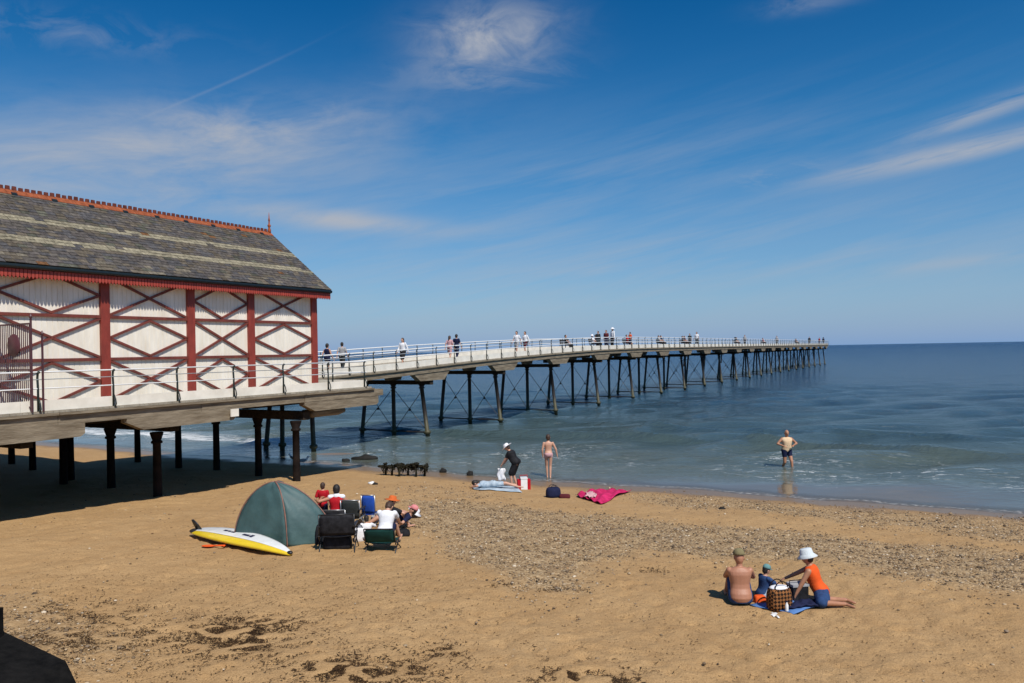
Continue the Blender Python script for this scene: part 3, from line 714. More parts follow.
# ---- tent
tc = G(284, 545); tent = empty('beach_tent', tc, 'green dome beach tent pitched beside the yellow edged board', 'tent')
AP = Vector((-.27, .30, 1.36))
CN = [Vector((-1.20,.30,0)), Vector((.14,-.22,0)), Vector((1.22,.25,0)), Vector((-.1,1.35,0))]
def pole(i, t):
    c = CN[i]; k = [1.12,1.0,.92,.9][i]; h = math.cos(t*math.pi/2)**k; zz = math.sin(t*math.pi/2)**[1.0,1.05,1.15,1.0][i]
    if i == 2: h = .5*h + .5*(1-t); zz = .82*zz + .18*t
    q = AP.lerp(Vector((c.x, c.y, AP.z)), h); return Vector((q.x, q.y, AP.z*zz + (float(ground_h(tc.x+q.x, tc.y+q.y)) - tc.z - .01)*(1-t)))
for i in range(4):
    P = []; j2 = (i+1) % 4; n = 22
    for a in range(n+1):
        t = a/n*.995; row = []
        A_, B_ = pole(i, t), pole(j2, t)
        for b in range(13):
            w = b/12; q = A_.lerp(B_, w); cen = Vector((AP.x, AP.y, q.z)); sag = 4*w*(1-w)
            out = (q - cen); q = cen + out*(1 + .10*sag*(.6 if i != 1 else .9)*(1-.5*t)); q.z -= .03*sag*math.sin(t*3.1)
            q += out.normalized()*(.020*math.sin(w*9+t*4+i)*math.sin(t*11+w*5) + .018*math.sin(w*3.1*4)*(1-t)) if out.length > .01 else Vector()
            row.append(q)
        P.append(row)
    MB().sheet(P, .01).build('fabric_panel', M['tent'], tent, True)
for i in range(4):
    MB().tube([pole(i, t/20*.99) + (pole(i, t/20) - Vector((AP.x,AP.y,pole(i,t/20).z))).normalized()*.012 for t in range(20)] + [AP], .016, 6).build('seam_pole', M['tentseam'], tent, True)
# ---- surf board
a = G(194, 536); b = G(291, 556); d = (b-a); L = d.length; mid = (a+b)/2; yaw = math.atan2(d.y, d.x)
bd = empty('paddle_board', mid + Vector((0,0,.03)), 'upturned white and yellow board lying on sand before the green tent', 'surfboard', None, yaw)
def loft(zr0, zr1, grow, n=34, k=9):
    vs = []; fs = []
    ring = 2*k
    for i in range(n+1):
        t = i/n; x = (t-.5)*L; w = .31*max(.03, math.sin(math.pi*min(1, max(0, .04+.95*t)))**.55)*(1-.12*t) ; th = .082*max(.12, math.sin(math.pi*(.05+.9*t))**.5)
        rk = .10*abs(2*t-1)**2.6*(-1 if t > .5 else -.6) + .03
        for q in range(ring):
            an = 2*math.pi*q/ring; cy, cz = math.cos(an), math.sin(an)
            cz = max(zr0, min(zr1, cz)); yy = math.copysign(abs(cy)**.75, cy)
            p = Vector((0, (w+grow)*yy, (th+grow)*cz)); p = Matrix.Rotation(R(9),3,'X') @ p
            vs.append((x, p.y, p.z + rk + .10))
    for i in range(n):
        for q in range(ring):
            q2 = (q+1) % ring; fs.append((i*ring+q, i*ring+q2, (i+1)*ring+q2, (i+1)*ring+q))
    fs.append(tuple(reversed(range(ring)))); fs.append(tuple(n*ring+q for q in range(ring)))
    m = MB(); m.add(vs, fs); return m
loft(-1, .86, 0).build('hull', M['boardyellow'], bd, True)
m = MB(); vs = []; n = 34
P = []
for i in range(n+1):
    t = i/n; x = (t-.5)*L*.985; w = .285*max(.02, math.sin(math.pi*min(1, max(0, .04+.95*t)))**.55)*(1-.12*t); th = .082*max(.12, math.sin(math.pi*(.05+.9*t))**.5); rk = .10*abs(2*t-1)**2.6*(-1 if t > .5 else -.6) + .03
    row = []
    for q in range(9):
        yy = -.50 + 1.46*q/8; p = Vector((0, w*yy*.94, th*(.82 + .16*(1-yy*yy)))); p = Matrix.Rotation(R(9),3,'X') @ p; row.append((x, p.y, p.z+rk+.105))
    P.append(row)
MB().sheet(P, .012).build('white_bottom', M['boardwhite'], bd, True)
Rt = Matrix.Rotation(R(9),3,'X')
m = MB(); 
for (x0, x1, y0, y1) in ((.10,.34,-.05,.03),(.37,.47,-.06,.05),(-.62,-.5,-.02,.04),(-.47,-.36,-.02,.04),(-.33,-.20,-.03,.03)):
    m = MB(); ps = [Rt @ Vector((0,y+.05,.090)) for y in (y0, y1)]
    m.sheet([[(x0, ps[0].y, ps[0].z+.128), (x0, ps[1].y, ps[1].z+.128)], [(x1, ps[0].y, ps[0].z+.128), (x1, ps[1].y, ps[1].z+.128)]], .006); m.build('printed_mark', M['navy'], bd)

m = MB(); x = -L/2+.25; p0 = Rt @ Vector((0,0,.07)); 
m.sheet([[(x-.12, p0.y-.0, p0.z+.07), (x-.16, p0.y-.05, p0.z+.20), (x-.16, p0.y-.09, p0.z+.30)], [(x+.10, p0.y, p0.z+.09), (x+.02, p0.y-.05, p0.z+.22), (x-.09, p0.y-.095, p0.z+.315)]], .022)
m.build('fin', M['blackplastic'], bd, True)
MB().ell((L/2-.03, .0, .055), (.075,.055,.04)).build('nose_guard', M['blackplastic'], bd, True)
MB().ell((-L/2+.10, .0, .095), (.15,.15,.05)).build('tail_pad', M['blackplastic'], bd, True)
# ---- orange paddle
p = G(214, 548, .02); pd = empty('paddle', p, 'short orange paddle lying on the sand in front of the board', 'paddle', None, R(-3))
MB().tube([(-.02,0,.03),(.24,.02,.03)], .018, 8).build('shaft', M['orange'], pd, True)
MB().ell((-.13,0,.03), (.15,.07,.022)).build('blade', M['orange'], pd, True)
MB().tube([(.24,-.04,.03),(.24,.08,.03)], .018, 8).build('grip', M['orange'], pd, True)
# ---- chairs
def chair(pos, yaw, label, mt, w=.58, sh=.36, bh=.46, rec=.18, arm=True, frame='steel', sd=.44):
    c = empty('folding_chair', pos, label, 'chair', None, yaw)
    bx = lambda t: -sd/2 - rec*bh*t*1.0
    P = [[(-w/2 + w*j/6, -sd/2 + sd*i/5, sh - .03*math.sin(math.pi*j/6) - .03*math.sin(math.pi*i/5)*.5) for j in range(7)] for i in range(6)]
    MB().sheet(P, .014).build('seat', M[mt], c, True)
    P = [[(-w/2 + w*j/6 + (0 if i < 6 else (.03 if j == 0 else -.03 if j == 6 else 0)), bx(i/6) - .035*math.sin(math.pi*j/6)*math.sin(math.pi*i/6), sh + .01 + bh*i/6) for j in range(7)] for i in range(7)]
    MB().sheet(P, .016).build('backrest', M[mt], c, True)
    m = MB()
    for s in (-1, 1):
        x = s*(w/2+.012)
        m.tube([(x, bx(-.1), sh-.06), (x, bx(1.03), sh+bh+.02)], .013, 6); m.tube([(x, -sd/2-.03, sh), (x, sd/2+.03, sh)], .013, 6)
    m.tube([(-w/2-.012, bx(1.03), sh+bh+.02), (w/2+.012, bx(1.03), sh+bh+.02)], .013, 6)
    m.build('frame', M[frame], c, True)
    for s in (-1, 1):
        x = s*(w/2+.012)
        MB().tube([(x, sd/2, sh), (x, -sd/2-.10, -.03)], .013, 6).build('leg', M[frame], c, True)
        MB().tube([(x+s*.022, -sd/2, sh), (x+s*.022, sd/2+.06, -.03)], .013, 6).build('leg', M[frame], c, True)
        if arm:
            m = MB(); m.box(x-.028, x+.028, -sd/2-.07, sd/2-.02, sh+.20, sh+.225); m.tube([(x, sd/2-.06, sh), (x, sd/2-.06, sh+.20)], .011, 6); m.build('armrest', M['blackplastic'], c)
    return c
chair(G(339, 549), R(4), 'large black folding chair with its back to the camera, closest to the tent', 'black', .72, .34, .44, .10, True, 'blackplastic')
chair(G(354, 530), R(-6), 'charcoal folding chair between the red shirted adult and the blue chair', 'charcoal', .44, .34, .42, .12, True, 'steel')
chair(G(372, 524), R(-14), 'bright blue folding chair standing empty in the beach camp', 'blue', .34, .30, .45, .06, False, 'steel', .36)
gc = G(383, 549); chair(gc, R(-2), 'low dark green folding chair holding the person in white', 'green', .62, .20, .30, .55, False, 'blackplastic', .42)
rc = G(337, 531); chair(rc, 0, 'black low chair under the red shirted adult', 'black', .5, .24, .30, .1, False, 'steel')
# ---- bags and bits of the camp
def bag(pos, yaw, sz, label, mt, name='beach_bag', handle='black', cat='bag', puff=.35):
    b = empty(name, pos, label, cat, None, yaw); m = MB(); w, d, h = sz; P = []
    n = 14; prof = [(0,.86),(.04,.97),(.3,1.0),(.7,.96),(.92,.85),(1,.70)]
    vs = []; fs = []
    for t, k in prof:
        for q in range(n):
            an = 2*math.pi*q/n; cx, cy = math.cos(an), math.sin(an)
            vs.append((math.copysign(abs(cx)**puff, cx)*w/2*k, math.copysign(abs(cy)**puff, cy)*d/2*k, h*t))
    for i in range(len(prof)-1):
        for q in range(n): q2 = (q+1) % n; fs.append((i*n+q, i*n+q2, (i+1)*n+q2, (i+1)*n+q))
    fs.append(tuple(reversed(range(n)))); fs.append(tuple((len(prof)-1)*n+q for q in range(n)))
    m.add(vs, fs); m.build('body', M[mt], b, True)
    if handle:
        for s in (-1, 1):
            MB().tube([(w*.25*math.cos(t*math.pi/8), s*d*.22, h*.93+ .10*math.sin(t*math.pi/8)) for t in range(9)], .009, 6).build('handle', M[handle], b, True)
    return b
bag(G(321, 544), R(10), (.22,.2,.42), 'narrow black bag leaning between the tent and the large black chair', 'black')
bag(G(360, 541), R(20), (.24,.18,.30), 'white carrier bag on the sand between the two front chairs', 'whitecloth')
bag(G(363, 527), R(-10), (.30,.2,.26), 'beige canvas bag in front of the blue chair', 'sandstone')
bag(G(376, 521), R(10), (.26,.2,.16), 'grey cool bag on sand under the blue chair side', 'greycloth')
bag(G(403, 536), R(30), (.32,.22,.16), 'black rucksack on the sand right of the low green chair', 'black')
p = G(415, 517); hh = tag(MB().lathe([(.20,0),(.205,.01),(.12,.03),(.11,.05),(.10,.11),(.05,.135),(.004,.14)], 22, Matrix.Rotation(R(35),4,'Y')).build('sun_hat', M['whitecloth'], None, True, None, p + Vector((0,0,.12))), 'white wide brimmed hat lying past the pink capped person', 'hat')
# ---- people of the camp
sit = lambda **k: {**GROUND_SIT, **k}
person('adult in red shirt with white shoulders seated in the beach camp, back turned', rc + Vector((0,.02,-.14)), R(5), 1.74,
       {**CHAIR_SIT, 'pelvis':(0,0,.47), 'spine':(0,.05,1), 'fl':(-.14,.55,.22), 'fr':(.14,.55,.22), 'hl':(-.36,.10,.92), 'el':(-.6,-.4,-.1), 'hr':(.34,.28,.62)}, wear=(('vest','redcloth'),('shorts','navy')), skin='skintan')
for o in [q for q in bpy.data.objects if q.get('label','').startswith('adult in red')]:
    m = MB(); m.caps((-.15,.015,.945),(.15,.015,.945), .062); m.caps((0,.02,.93),(0,.02,.97),.085); me = remesh(m, .014); link('white_yoke', me, M['whitecloth'], o)
person('small child in red top standing left of the red shirted adult, behind the tent', G(323.5, 530), R(-10), 1.20, dict(hl=(-.2,.10,.9)), wear=(('top','redcloth'),('shorts','navy')), hair='hairbrown')
bag(G(338, 548), R(4), (.62,.30,.30), 'black holdall stowed under the large black chair', 'black', 'holdall')
person('person in white shirt hunched forward in the low green chair', gc + Vector((.03,.06,-.20)), R(-8), 1.74,
       {**CHAIR_SIT, 'pelvis':(0,0,.50), 'spine':(.02,.45,1), 'head':(0,.9,.35), 'fl':(-.15,.62,.30), 'fr':(.15,.62,.30), 'hl':(-.15,.62,.62), 'hr':(.15,.62,.62)}, wear=(('top','whitecloth'),('shorts','navy')), hair='hairbrown', build=1.0)
person('dark haired child in white top sitting on sand by the low green chair', G(367, 541), R(10), 1.12, sit(), wear=(('top','whitecloth'),('shorts','maroon')))
person('person in black top and orange sun hat sitting at the back of the camp', G(391, 529), R(-55), 1.55, sit(spine=(0,.08,1)), wear=(('top','black'),('shorts','navy')), hat=('sun','orangehat'))
person('person in navy and a pink cap reclining on the sand behind the low green chair', G(394, 527), R(-90), 1.6,
       dict(pelvis=(0,0,.12), spine=(0,1,.42), hipr=(-1,0,0), head=(0,.5,1), fl=(.12,-.75,.07), fr=(-.12,-.70,.07), kl=(0,0,1), kr=(0,0,1), toe=(0,-.2,1), hl=(.30,.1,.06), hr=(-.3,.1,.06), el=(.5,.3,.2), er=(-.5,.3,.2)),
       wear=(('top','navy'),('shorts','navy')), hat=('cap','pinkcap'))
# ---- trio on the blue blanket
person('bare backed man in an olive cap sitting on the blue blanket', G(741, 604), R(-6), 1.72, sit(waist=-.05, spine=(0,.12,1), fl=(-.16,.45,.07), fr=(.16,.45,.07), hl=(-.02,.44,.38), hr=(.10,.44,.36), el=(-1,-.1,-.5), er=(1,-.1,-.5)),
       wear=(('shorts','denim'),), skin='skinback', hat=('cap','olive'), hair=None, vox=.010, build=1.14)
person('child in blue shirt and teal cap sitting between the man and the woman', G(762, 599), R(-72), 1.13, sit(hl=(-.1,.5,.34), hr=(.1,.5,.30)), wear=(('top','denim'),('shorts','bluelight')), hat=('cap','teal'), vox=.010)
person('woman in orange vest top and white bucket hat reaching across the blue blanket', G(820, 600), R(58), 1.64,
       dict(pelvis=(0,-.02,.13), spine=(-.03,.40,1), fl=(-.22,-.42,.06), fr=(-.02,-.40,.07), kl=(-1,.5,.1), kr=(-1,.6,.15), toe=(-.1,-1,-.1), hl=(-.32,.38,.05), el=(-.7,-.4,.1), hr=(.02,.80,.16), er=(.5,-.2,-.4), head=(.02,.25,1), face=(-.1,1,-.25)),
       wear=(('tank','orange'),('skirt','denim')), skin='skintan', hat=('bucket','hatwhite'), vox=.010)
towel('beach_blanket', 'blue blanket under the seated trio and their basket', [(748,606),(792,616),(824,606),(782,597)], 'bluetowel', 'blanket', .008, seed=3)
towel('picnic_mat', 'dark navy folded mat lying across the blanket edge by the woman', [(789,612),(820,609),(822,604),(793,604)], 'navy', 'mat', .022, lift=.045, thick=.03, seed=5)
bk = bag(G(779.5, 609), R(14), (.40,.26,.36), 'brown patterned basket bag standing on the blue blanket', 'wicker', 'basket', None, 'basket', .5)
MB().ell((0,0,.355), (.17,.11,.035)).build('white_lining', M['whitecloth'], bk, True)
for s in (-1,1): MB().tube([(.12*math.cos(t*math.pi/8), s*.07, .34+.13*math.sin(t*math.pi/8)) for t in range(9)], .010, 6).build('handle', M['wickerdark'], bk, True)
cb = empty('cool_box', G(798, 600), 'small dark cool box behind the patterned basket', 'cool box', None, R(12))
MB().box(-.14,.14,-.10,.10,.02,.25).build('body', M['black'], cb); MB().box(-.15,.15,-.11,.11,.252,.29).build('lid', M['greycloth'], cb); MB().tube([(-.15,0,.2),(-.15,0,.34),(.15,0,.34),(.15,0,.2)], .010, 6).build('handle', M['blackplastic'], cb, True)
bt = empty('drink_bottle', G(787, 613), 'slim white bottle standing in front of the patterned basket', 'bottle')
MB().lathe([(.024,0),(.027,.01),(.027,.13),(.012,.16),(.012,.175)], 12).build('body', M['plate'], bt, True); MB().lathe([(.014,.176),(.014,.198)], 10).build('cap', M['navy'], bt, True)
bag(G(760, 603), R(5), (.20,.14,.13), 'small orange bag between the man and the basket', 'orange', 'pouch', None)
towel('white_wrapper', 'scrap of white wrapper on sand in front of the blue blanket', [(772,618),(778,619),(777,615),(771,615)], 'plate', 'litter', .012, (5,4), seed=8)
# ---- at the water's edge
p = G(549, 477); p.z = -.05
person('person in pale pink swimwear standing at the sea edge, back turned', p, R(2), 1.70, dict(fl=(-.05,.05,.075), fr=(.05,-.08,.075), hl=(-.21,.04,.84), hr=(.33,.0,.86), el=(-.5,-.5,0), er=(.6,-.5,0)), wear=(('briefs','palepink'),), skin='skin', hair='hairbrown', vox=.012, build=.92)
p = G(514, 487)
person('woman in black dress and white hat bending over on the shore', p, R(72), 1.64, dict(pelvis=(0,-.10,.87), spine=(0,.55,1), fl=(-.09,.04,.075), fr=(.09,-.08,.075), hl=(-.08,.50,.66), hr=(.08,.52,.60), head=(0,.8,1), face=(0,1,-.7)), wear=(('dress','black'),), hat=('sun','whitecloth'), hair='hairbrown', vox=.012, build=1.32)
c = p + Vector((-.43,.12,.28)); P = [[(-.13+.26*i/6 + .03*math.sin(j*1.3), .03*math.sin(i*1.9+j*.8), .42*(1-j/7) - .03*math.sin(i*1.1)*j/7) for j in range(8)] for i in range(7)]
tag(MB().sheet(P, .012).build('shaken_cloth', M['whitecloth'], None, True, None, c - Vector((0,0,.06))), 'crumpled white cloth held by the woman in black', 'cloth')
towel('sun_towel', 'pale blue towel under the sunbather near the sea', [(474,490),(522,493),(518,487),(472,486)], 'bluelight', 'towel', .010, seed=11)
q = G(494, 488.5)
person('dark haired sunbather in pale blue lying on a towel near the sea', q, R(86), 1.66, dict(pelvis=(0,0,.15), spine=(0,1,.03), head=(0,1,.12), fl=(-.12,-.82,.09), fr=(.12,-.84,.09), kl=(0,0,1), kr=(0,0,1), toe=(0,-1,-.2), hl=(-.26,.72,.10), hr=(.28,.70,.10), el=(-1,0,.1), er=(1,0,.1)),
       wear=(('top','bluelight'),('shorts','bluelight')), long_hair=True)
cb = empty('picnic_box', G(524, 489), 'upright red and white cool box beside the woman in black', 'cool box', None, R(6))
MB().box(-.11,.11,-.14,.14,0,.36).build('body', M['plate'], cb)
for s in (-1,1): m = MB(); m.box(s*.165-.053, s*.165+.053, -.142, .142, 0, .33); m.build('side_pocket', M['redcloth'], cb)
MB().box(-.12,.12,-.15,.15,.362,.40).build('lid', M['plate'], cb)
MB().tube([(-.125,0,.3),(-.125,0,.47),(.125,0,.47),(.125,0,.3)], .012, 6).build('handle', M['redcloth'], cb, True)
bag(G(553.5, 497), R(20), (.48,.34,.30), 'dark navy rucksack on sand beside the pink towel', 'navy', 'rucksack', 'black', 'bag', .8)
bag(G(565, 498), R(-10), (.34,.16,.12), 'small mauve pouch next to the navy rucksack', 'maroon', 'pouch', None)
towel('pink_towel', 'crumpled bright pink towel spread on the sand near the sea', [(576,497),(600,505),(632,492),(594,491)], 'pink', 'towel', .05, n=(30,20), seed=21)
towel('white_shirt', 'white shirt dropped on the pink towel', [(585,500),(596,501),(596,496),(587,495.5)], 'palepink', 'clothing', .04, (9,7), lift=.075, seed=23)
aa, bb = der(787, 466); Z = H*F/bb
person('man in pale sleeveless top and dark trunks with a waist strap wading towards the beach', (Z*aa/F, Z, -.34), R(186), 1.84, dict(leg=.5, pelvis=(0,0,.89), fl=(-.10,.24,.10), fr=(.10,-.24,.16), kr=(0,1,0), hl=(-.17,.22,1.10), hr=(.19,.20,1.08), el=(-1,-.5,-.1), er=(1,-.5,-.1)), wear=(('tank','cream'),('shorts','navy'),('belt','black')), skin='skintan', hair=None, vox=.012, build=1.15)
# ---- old weedy frame and stones on the tideline
fo = G(405, 476); fr = empty('driftwood_frame', fo, 'low dark timber frame hung with weed standing on the tideline', 'driftwood', None, R(-8))
fr.scale = (1,1,.82)
for x, y in ((-.85,.25),(-.55,.1),(-.18,-.18),(.05,.25),(.48,-.16),(.75,.1)): MB().tube([(x,y,-.15),(x+.03,y,.40)], [.05,.035], 7).build('leg', M['weed'], fr, True)
MB().tube([(-.95,.2,.42),(-.3,.05,.46),(.4,.05,.44),(.9,.05,.40)], [.05,.06,.05,.04], 7).build('top_pole', M['weed'], fr, True)
for k, (x, s, zc) in enumerate(((-.72,.30,.44),(-.22,.20,.46),(.12,.30,.44),(.42,.17,.52),(.78,.15,.42))):
    m = MB(); r = random.Random(k)
    for i in range(26):
        c = (x + r.gauss(0,s*.45), r.gauss(.08,.09), zc + r.gauss(0,.055)); m.ell(c, (r.uniform(.04,.11), r.uniform(.04,.08), r.uniform(.03,.07)), Matrix.Rotation(r.uniform(0,3),3,'Z'), 8, 5)
    for i in range(12):
        c = Vector((x + r.gauss(0,s*.5), r.gauss(.05,.08), zc)); m.tube([c, c + Vector((r.gauss(0,.03),r.gauss(0,.03),-.14)), c + Vector((r.gauss(0,.05),r.gauss(0,.04),-.30))], [.02,.016,.006], 5)
    m.build('weed_clump', M['weed'], fr, True)
def stone(px, py, rad, label, seed, mt='rock', z=None, name='stone'):
    p = G(px, py)
    if z is not None: p.z = z
    r = random.Random(seed); m = MB(); m.ell((0,0,rad[2]*.3), rad, None, 16, 10)
    m.v = [tuple(np.array(v)*(1 + .35*mnoise.noise(Vector(v)*(1.6/max(rad)) + Vector((seed,0,0))))) for v in m.v]
    return tag(m.build(name, M[mt], None, True, None, p), label, 'rock')
stone(365, 459, (.55,.3,.14), 'long weedy rock awash at the water edge left of the timber frame', 2)
stone(346, 461, (.22,.15,.09), 'small dark rock in the shallows nearest the platform piles', 3)
stone(443, 472, (.14,.1,.11), 'dark stone in the shallows just right of the timber frame', 4)
stone(470, 475, (.14,.1,.12), 'dark stone in the shallows left of the woman in black', 6)
stone(372, 484, (.13,.1,.07), 'pale stone alone on the sand below the timber frame', 7, 'plate')
stone(375.5, 484.5, (.10,.08,.06), 'dark stone touching the lone pale stone', 9)
stone(722, 509, (.10,.08,.05), 'dark stone on bare sand below the wading man', 12)
def gull(px, py, yaw, label):
    p = G(px, py); p.z = max(p.z, 0); g = empty('gull', p, label, 'bird', None, yaw)
    m = MB(); m.ell((0,0,.20), (.075,.17,.075), Matrix.Rotation(R(12),3,'X')); m.caps((0,.12,.23),(0,.17,.33),.045,.04); m.ell((0,.19,.35),(.042,.055,.042)); m.caps((0,-.12,.17),(0,-.24,.16),.04,.02)
    for s in (-1,1): m.caps((s*.03,.0,.16),(s*.03,.0,.02),.011,.009,6); m.caps((s*.03,0,.012),(s*.035,.05,.010),.012,.01,6)
    link('body', remesh(m, .009), M['plate'], g)
    for s in (-1,1): MB().ell((s*.068,-.05,.215), (.02,.17,.055), Matrix.Rotation(R(8),3,'X')).build('wing', M['gullgrey'], g, True)
    MB().tube([(0,.235,.345),(0,.30,.335)], [.016,.004], 6).build('beak', M['beak'], g, True)
gull(293, 462, R(60), 'white gull standing in the wet just left of the outermost pile')
gull(304, 465, R(-70), 'white gull standing just right of the outermost pile')
# ---- sea wall corner, lower left
wo = onground(-7.9, 8.6, -.3); wl = empty('sea_wall', wo, 'dark tarred sea wall end with a stub post at lower left', 'wall', None, 0)
def wp(px, py, Y): a, b = der(px, py); return Vector((Y*a/F, Y, H - Y*b/F)) - wo
q0, q1, q2 = wp(3, 631, 9.4), wp(66, 661, 9.0), wp(80, 690, 8.75)
m = MB(); vs = []
for q in (wp(-120, 575, 9.8), q0, q1, q2):
    vs += [(q.x,q.y,q.z),(q.x-.25,q.y-1.6,q.z),(q.x-.25,q.y-1.6,-.6),(q.x,q.y,-.6)]
fs = [(0,3,2,1),(12,13,14,15)]
for i in range(3):
    o = i*4
    for k in range(4): k2 = (k+1) % 4; fs.append((o+k, o+k2, o+4+k2, o+4+k))
m.add(vs, fs); m.build('wall_face', M['tar'], wl)
t = wp(3.5, 607, 9.3); MB().box(t.x-.3, t.x, t.y-.12, t.y, -.5, t.z).build('post', M['tar'], wl)
# ================================================================== LOOSE STUFF ON THE BEACH
def poly(pts): return np.array([(G(*p).x, G(*p).y) for p in pts])
PB = [poly([(412,499),(470,503),(560,511),(700,524),(850,539),(1024,557),(1500,600),(1500,660),(1024,592),(900,580),(820,563),(720,557),(640,553),(600,566),(560,592),(520,594),(488,574),(446,545),(420,524)]),
      poly([(640,493),(760,502),(860,511),(1024,520),(1500,548),(1500,580),(1024,546),(930,531),(850,524),(760,512),(640,503)]),
      poly([(-60,598),(40,603),(120,616),(150,650),(90,683),(-60,683)]),
      poly([(400,486),(440,484),(460,490),(520,500),(470,501),(410,496)])]
WT = [1.0, .75, .55, .35]
def inside(P, x, y):
    r = np.zeros(x.shape, bool); n = len(P)
    for i in range(n):
        x1, y1 = P[i]; x2, y2 = P[(i+1) % n]
        c = ((y1 > y) != (y2 > y)); r ^= c & (x < (x2-x1)*(y-y1)/(y2-y1+1e-12) + x1)
    return r
def shingle_w(x, y):
    w = np.zeros(x.shape); g = np.random.default_rng(3)
    k = 14
    for _ in range(k):
        dx, dy = g.normal(0,.38), g.normal(0,.45)
        xx = x + dx + .22*np.sin(y*2.1+x*.7) ; yy = y + dy + .25*np.sin(x*1.7) + .12*np.sin(x*4.1+y*3)
        for P, q in zip(PB, WT): w = np.maximum(w, 0) + inside(P, xx, yy)*q/k
    return np.clip(w, 0, 1)
ico = None
def icosphere():
    t = (1+5**.5)/2
    v = np.array([(-1,t,0),(1,t,0),(-1,-t,0),(1,-t,0),(0,-1,t),(0,1,t),(0,-1,-t),(0,1,-t),(t,0,-1),(t,0,1),(-t,0,-1),(-t,0,1)], float)/math.hypot(1,t)
    f = np.array([(0,11,5),(0,5,1),(0,1,7),(0,7,10),(0,10,11),(1,5,9),(5,11,4),(11,10,2),(10,7,6),(7,1,8),(3,9,4),(3,4,2),(3,2,6),(3,6,8),(3,8,9),(4,9,5),(2,4,11),(6,2,10),(8,6,7),(9,8,1)])
    return v, f
def tri_mesh(name, V, Fc, colr=None, mt=None, smooth=True):
    me = bpy.data.meshes.new(name); n = len(V); k = len(Fc); w = Fc.shape[1]
    me.vertices.add(n); me.vertices.foreach_set('co', V.astype(np.float32).ravel())
    me.loops.add(k*w); me.loops.foreach_set('vertex_index', Fc.astype(np.int32).ravel())
    me.polygons.add(k); me.polygons.foreach_set('loop_start', np.arange(0, k*w, w, dtype=np.int32)); me.polygons.foreach_set('loop_total', np.full(k, w, np.int32))
    me.polygons.foreach_set('use_smooth', np.full(k, smooth)); me.update(calc_edges=True)
    if colr is not None:
        ca = me.color_attributes.new('tone', 'FLOAT_COLOR', 'POINT'); ca.data.foreach_set('color', np.c_[colr, np.ones(n)].astype(np.float32).ravel())
    return link(name, me, M[mt] if mt else None)
g = np.random.default_rng(11)
N0 = 520000; x = g.uniform(-10, 24, N0); y = g.uniform(9, 30, N0); w = shingle_w(x, y)
# patchiness
pat = .55 + .45*np.sin(x*1.9+y*2.3)*np.sin(x*.8-y*3.1+1) 
keep = g.random(N0) < w*(.30+.65*pat)*.62; x, y = x[keep], y[keep]
xs = g.uniform(-14, 16, 2600); ys = g.uniform(8.6, 28, 2600); ok = shore_d(xs, ys) > .2; x = np.r_[x, xs[ok]]; y = np.r_[y, ys[ok]]
n = len(x); iv, jf = icosphere()
s = np.clip(g.lognormal(-4.38, .45, n), .007, .040)
sc3 = np.stack([s*g.uniform(.8,1.5,n), s*g.uniform(.8,1.3,n), s*g.uniform(.4,.8,n)], 1)
an = g.uniform(0, 6.28, n); ca_, sa_ = np.cos(an), np.sin(an)
Vv = iv[None]*sc3[:,None]*(1+g.uniform(-.16,.16,(n,12,1)))
Vx = Vv[...,0]*ca_[:,None] - Vv[...,1]*sa_[:,None]; Vy = Vv[...,0]*sa_[:,None] + Vv[...,1]*ca_[:,None]
Vz = Vv[...,2] + (ground_h(x, y) + s*.22)[:,None]
V = np.stack([Vx + x[:,None], Vy + y[:,None], Vz], -1).reshape(-1,3)
Fc = (jf[None] + (np.arange(n)*12)[:,None,None]).reshape(-1,3)
pal = np.array([(.24,.16,.09),(.33,.235,.14),(.17,.12,.075),(.45,.345,.225),(.22,.165,.115),(.11,.08,.055),(.60,.50,.37),(.30,.185,.095)])
ci = g.choice(len(pal), n, p=[.2,.2,.13,.14,.12,.08,.06,.07]); tone = pal[ci]*g.uniform(.7,1.25,(n,1))
tag(tri_mesh('shingle', V, Fc, np.repeat(tone, 12, 0), 'pebble'), None, None, None, 'stuff')
# seaweed wrack: little curled strips
def wrack(name, spots, size, mt):
    xs = []; ys = []
    for (px, py, rx, ry, cnt) in spots:
        k = 0; sd = g.uniform(0, 50)
        while k < cnt:
            q = g.normal(0,.55,2)
            if cnt > 10 and mnoise.fractal(Vector((q[0]*2.6+sd, q[1]*2.2, sd)), 1.0, 2.0, 3) + .8*g.random() < .30: continue
            xs.append((px + q[0]*rx, py + q[1]*ry)); k += 1
    A = np.array(xs); a = A[:,0]-512; b = A[:,1]-341.5; X_ = a - ROLL*b; D_ = b + ROLL*a - HY
    Zz = (H-.75)*F/D_
    for _ in range(12): Zz = .5*Zz + .5*(H - ground_h(X_*Zz/F, Zz))*F/D_
    x = X_*Zz/F; y = Zz; n = len(x)
    L_ = g.uniform(.4,1.6,n)*size; wd = L_*g.uniform(.10,.3,n); an = g.uniform(0,6.28,n); cv = g.uniform(-.5,.5,n); z0 = ground_h(x, y)
    t = np.array([-1,-.33,.33,1.]); pts = []
    for ti in t:
        for sgn in (-1,1):
            lx = ti*L_; ly = cv*L_*ti*ti + sgn*wd*(1-.6*ti*ti)
            pts.append(np.stack([x + lx*np.cos(an) - ly*np.sin(an), y + lx*np.sin(an) + ly*np.cos(an), z0 + .006 + .35*size*g.random(n)*(.4+abs(ti)) + sgn*wd*.4*g.uniform(-1,1,n)], 1))
    V = np.stack(pts, 1).reshape(-1,3); q = np.array([(0,2,3,1),(2,4,5,3),(4,6,7,5)])
    Fc = (q[None] + (np.arange(n)*8)[:,None,None]).reshape(-1,4)
    return tag(tri_mesh(name, V, Fc, None, mt), None, None, None, 'stuff')
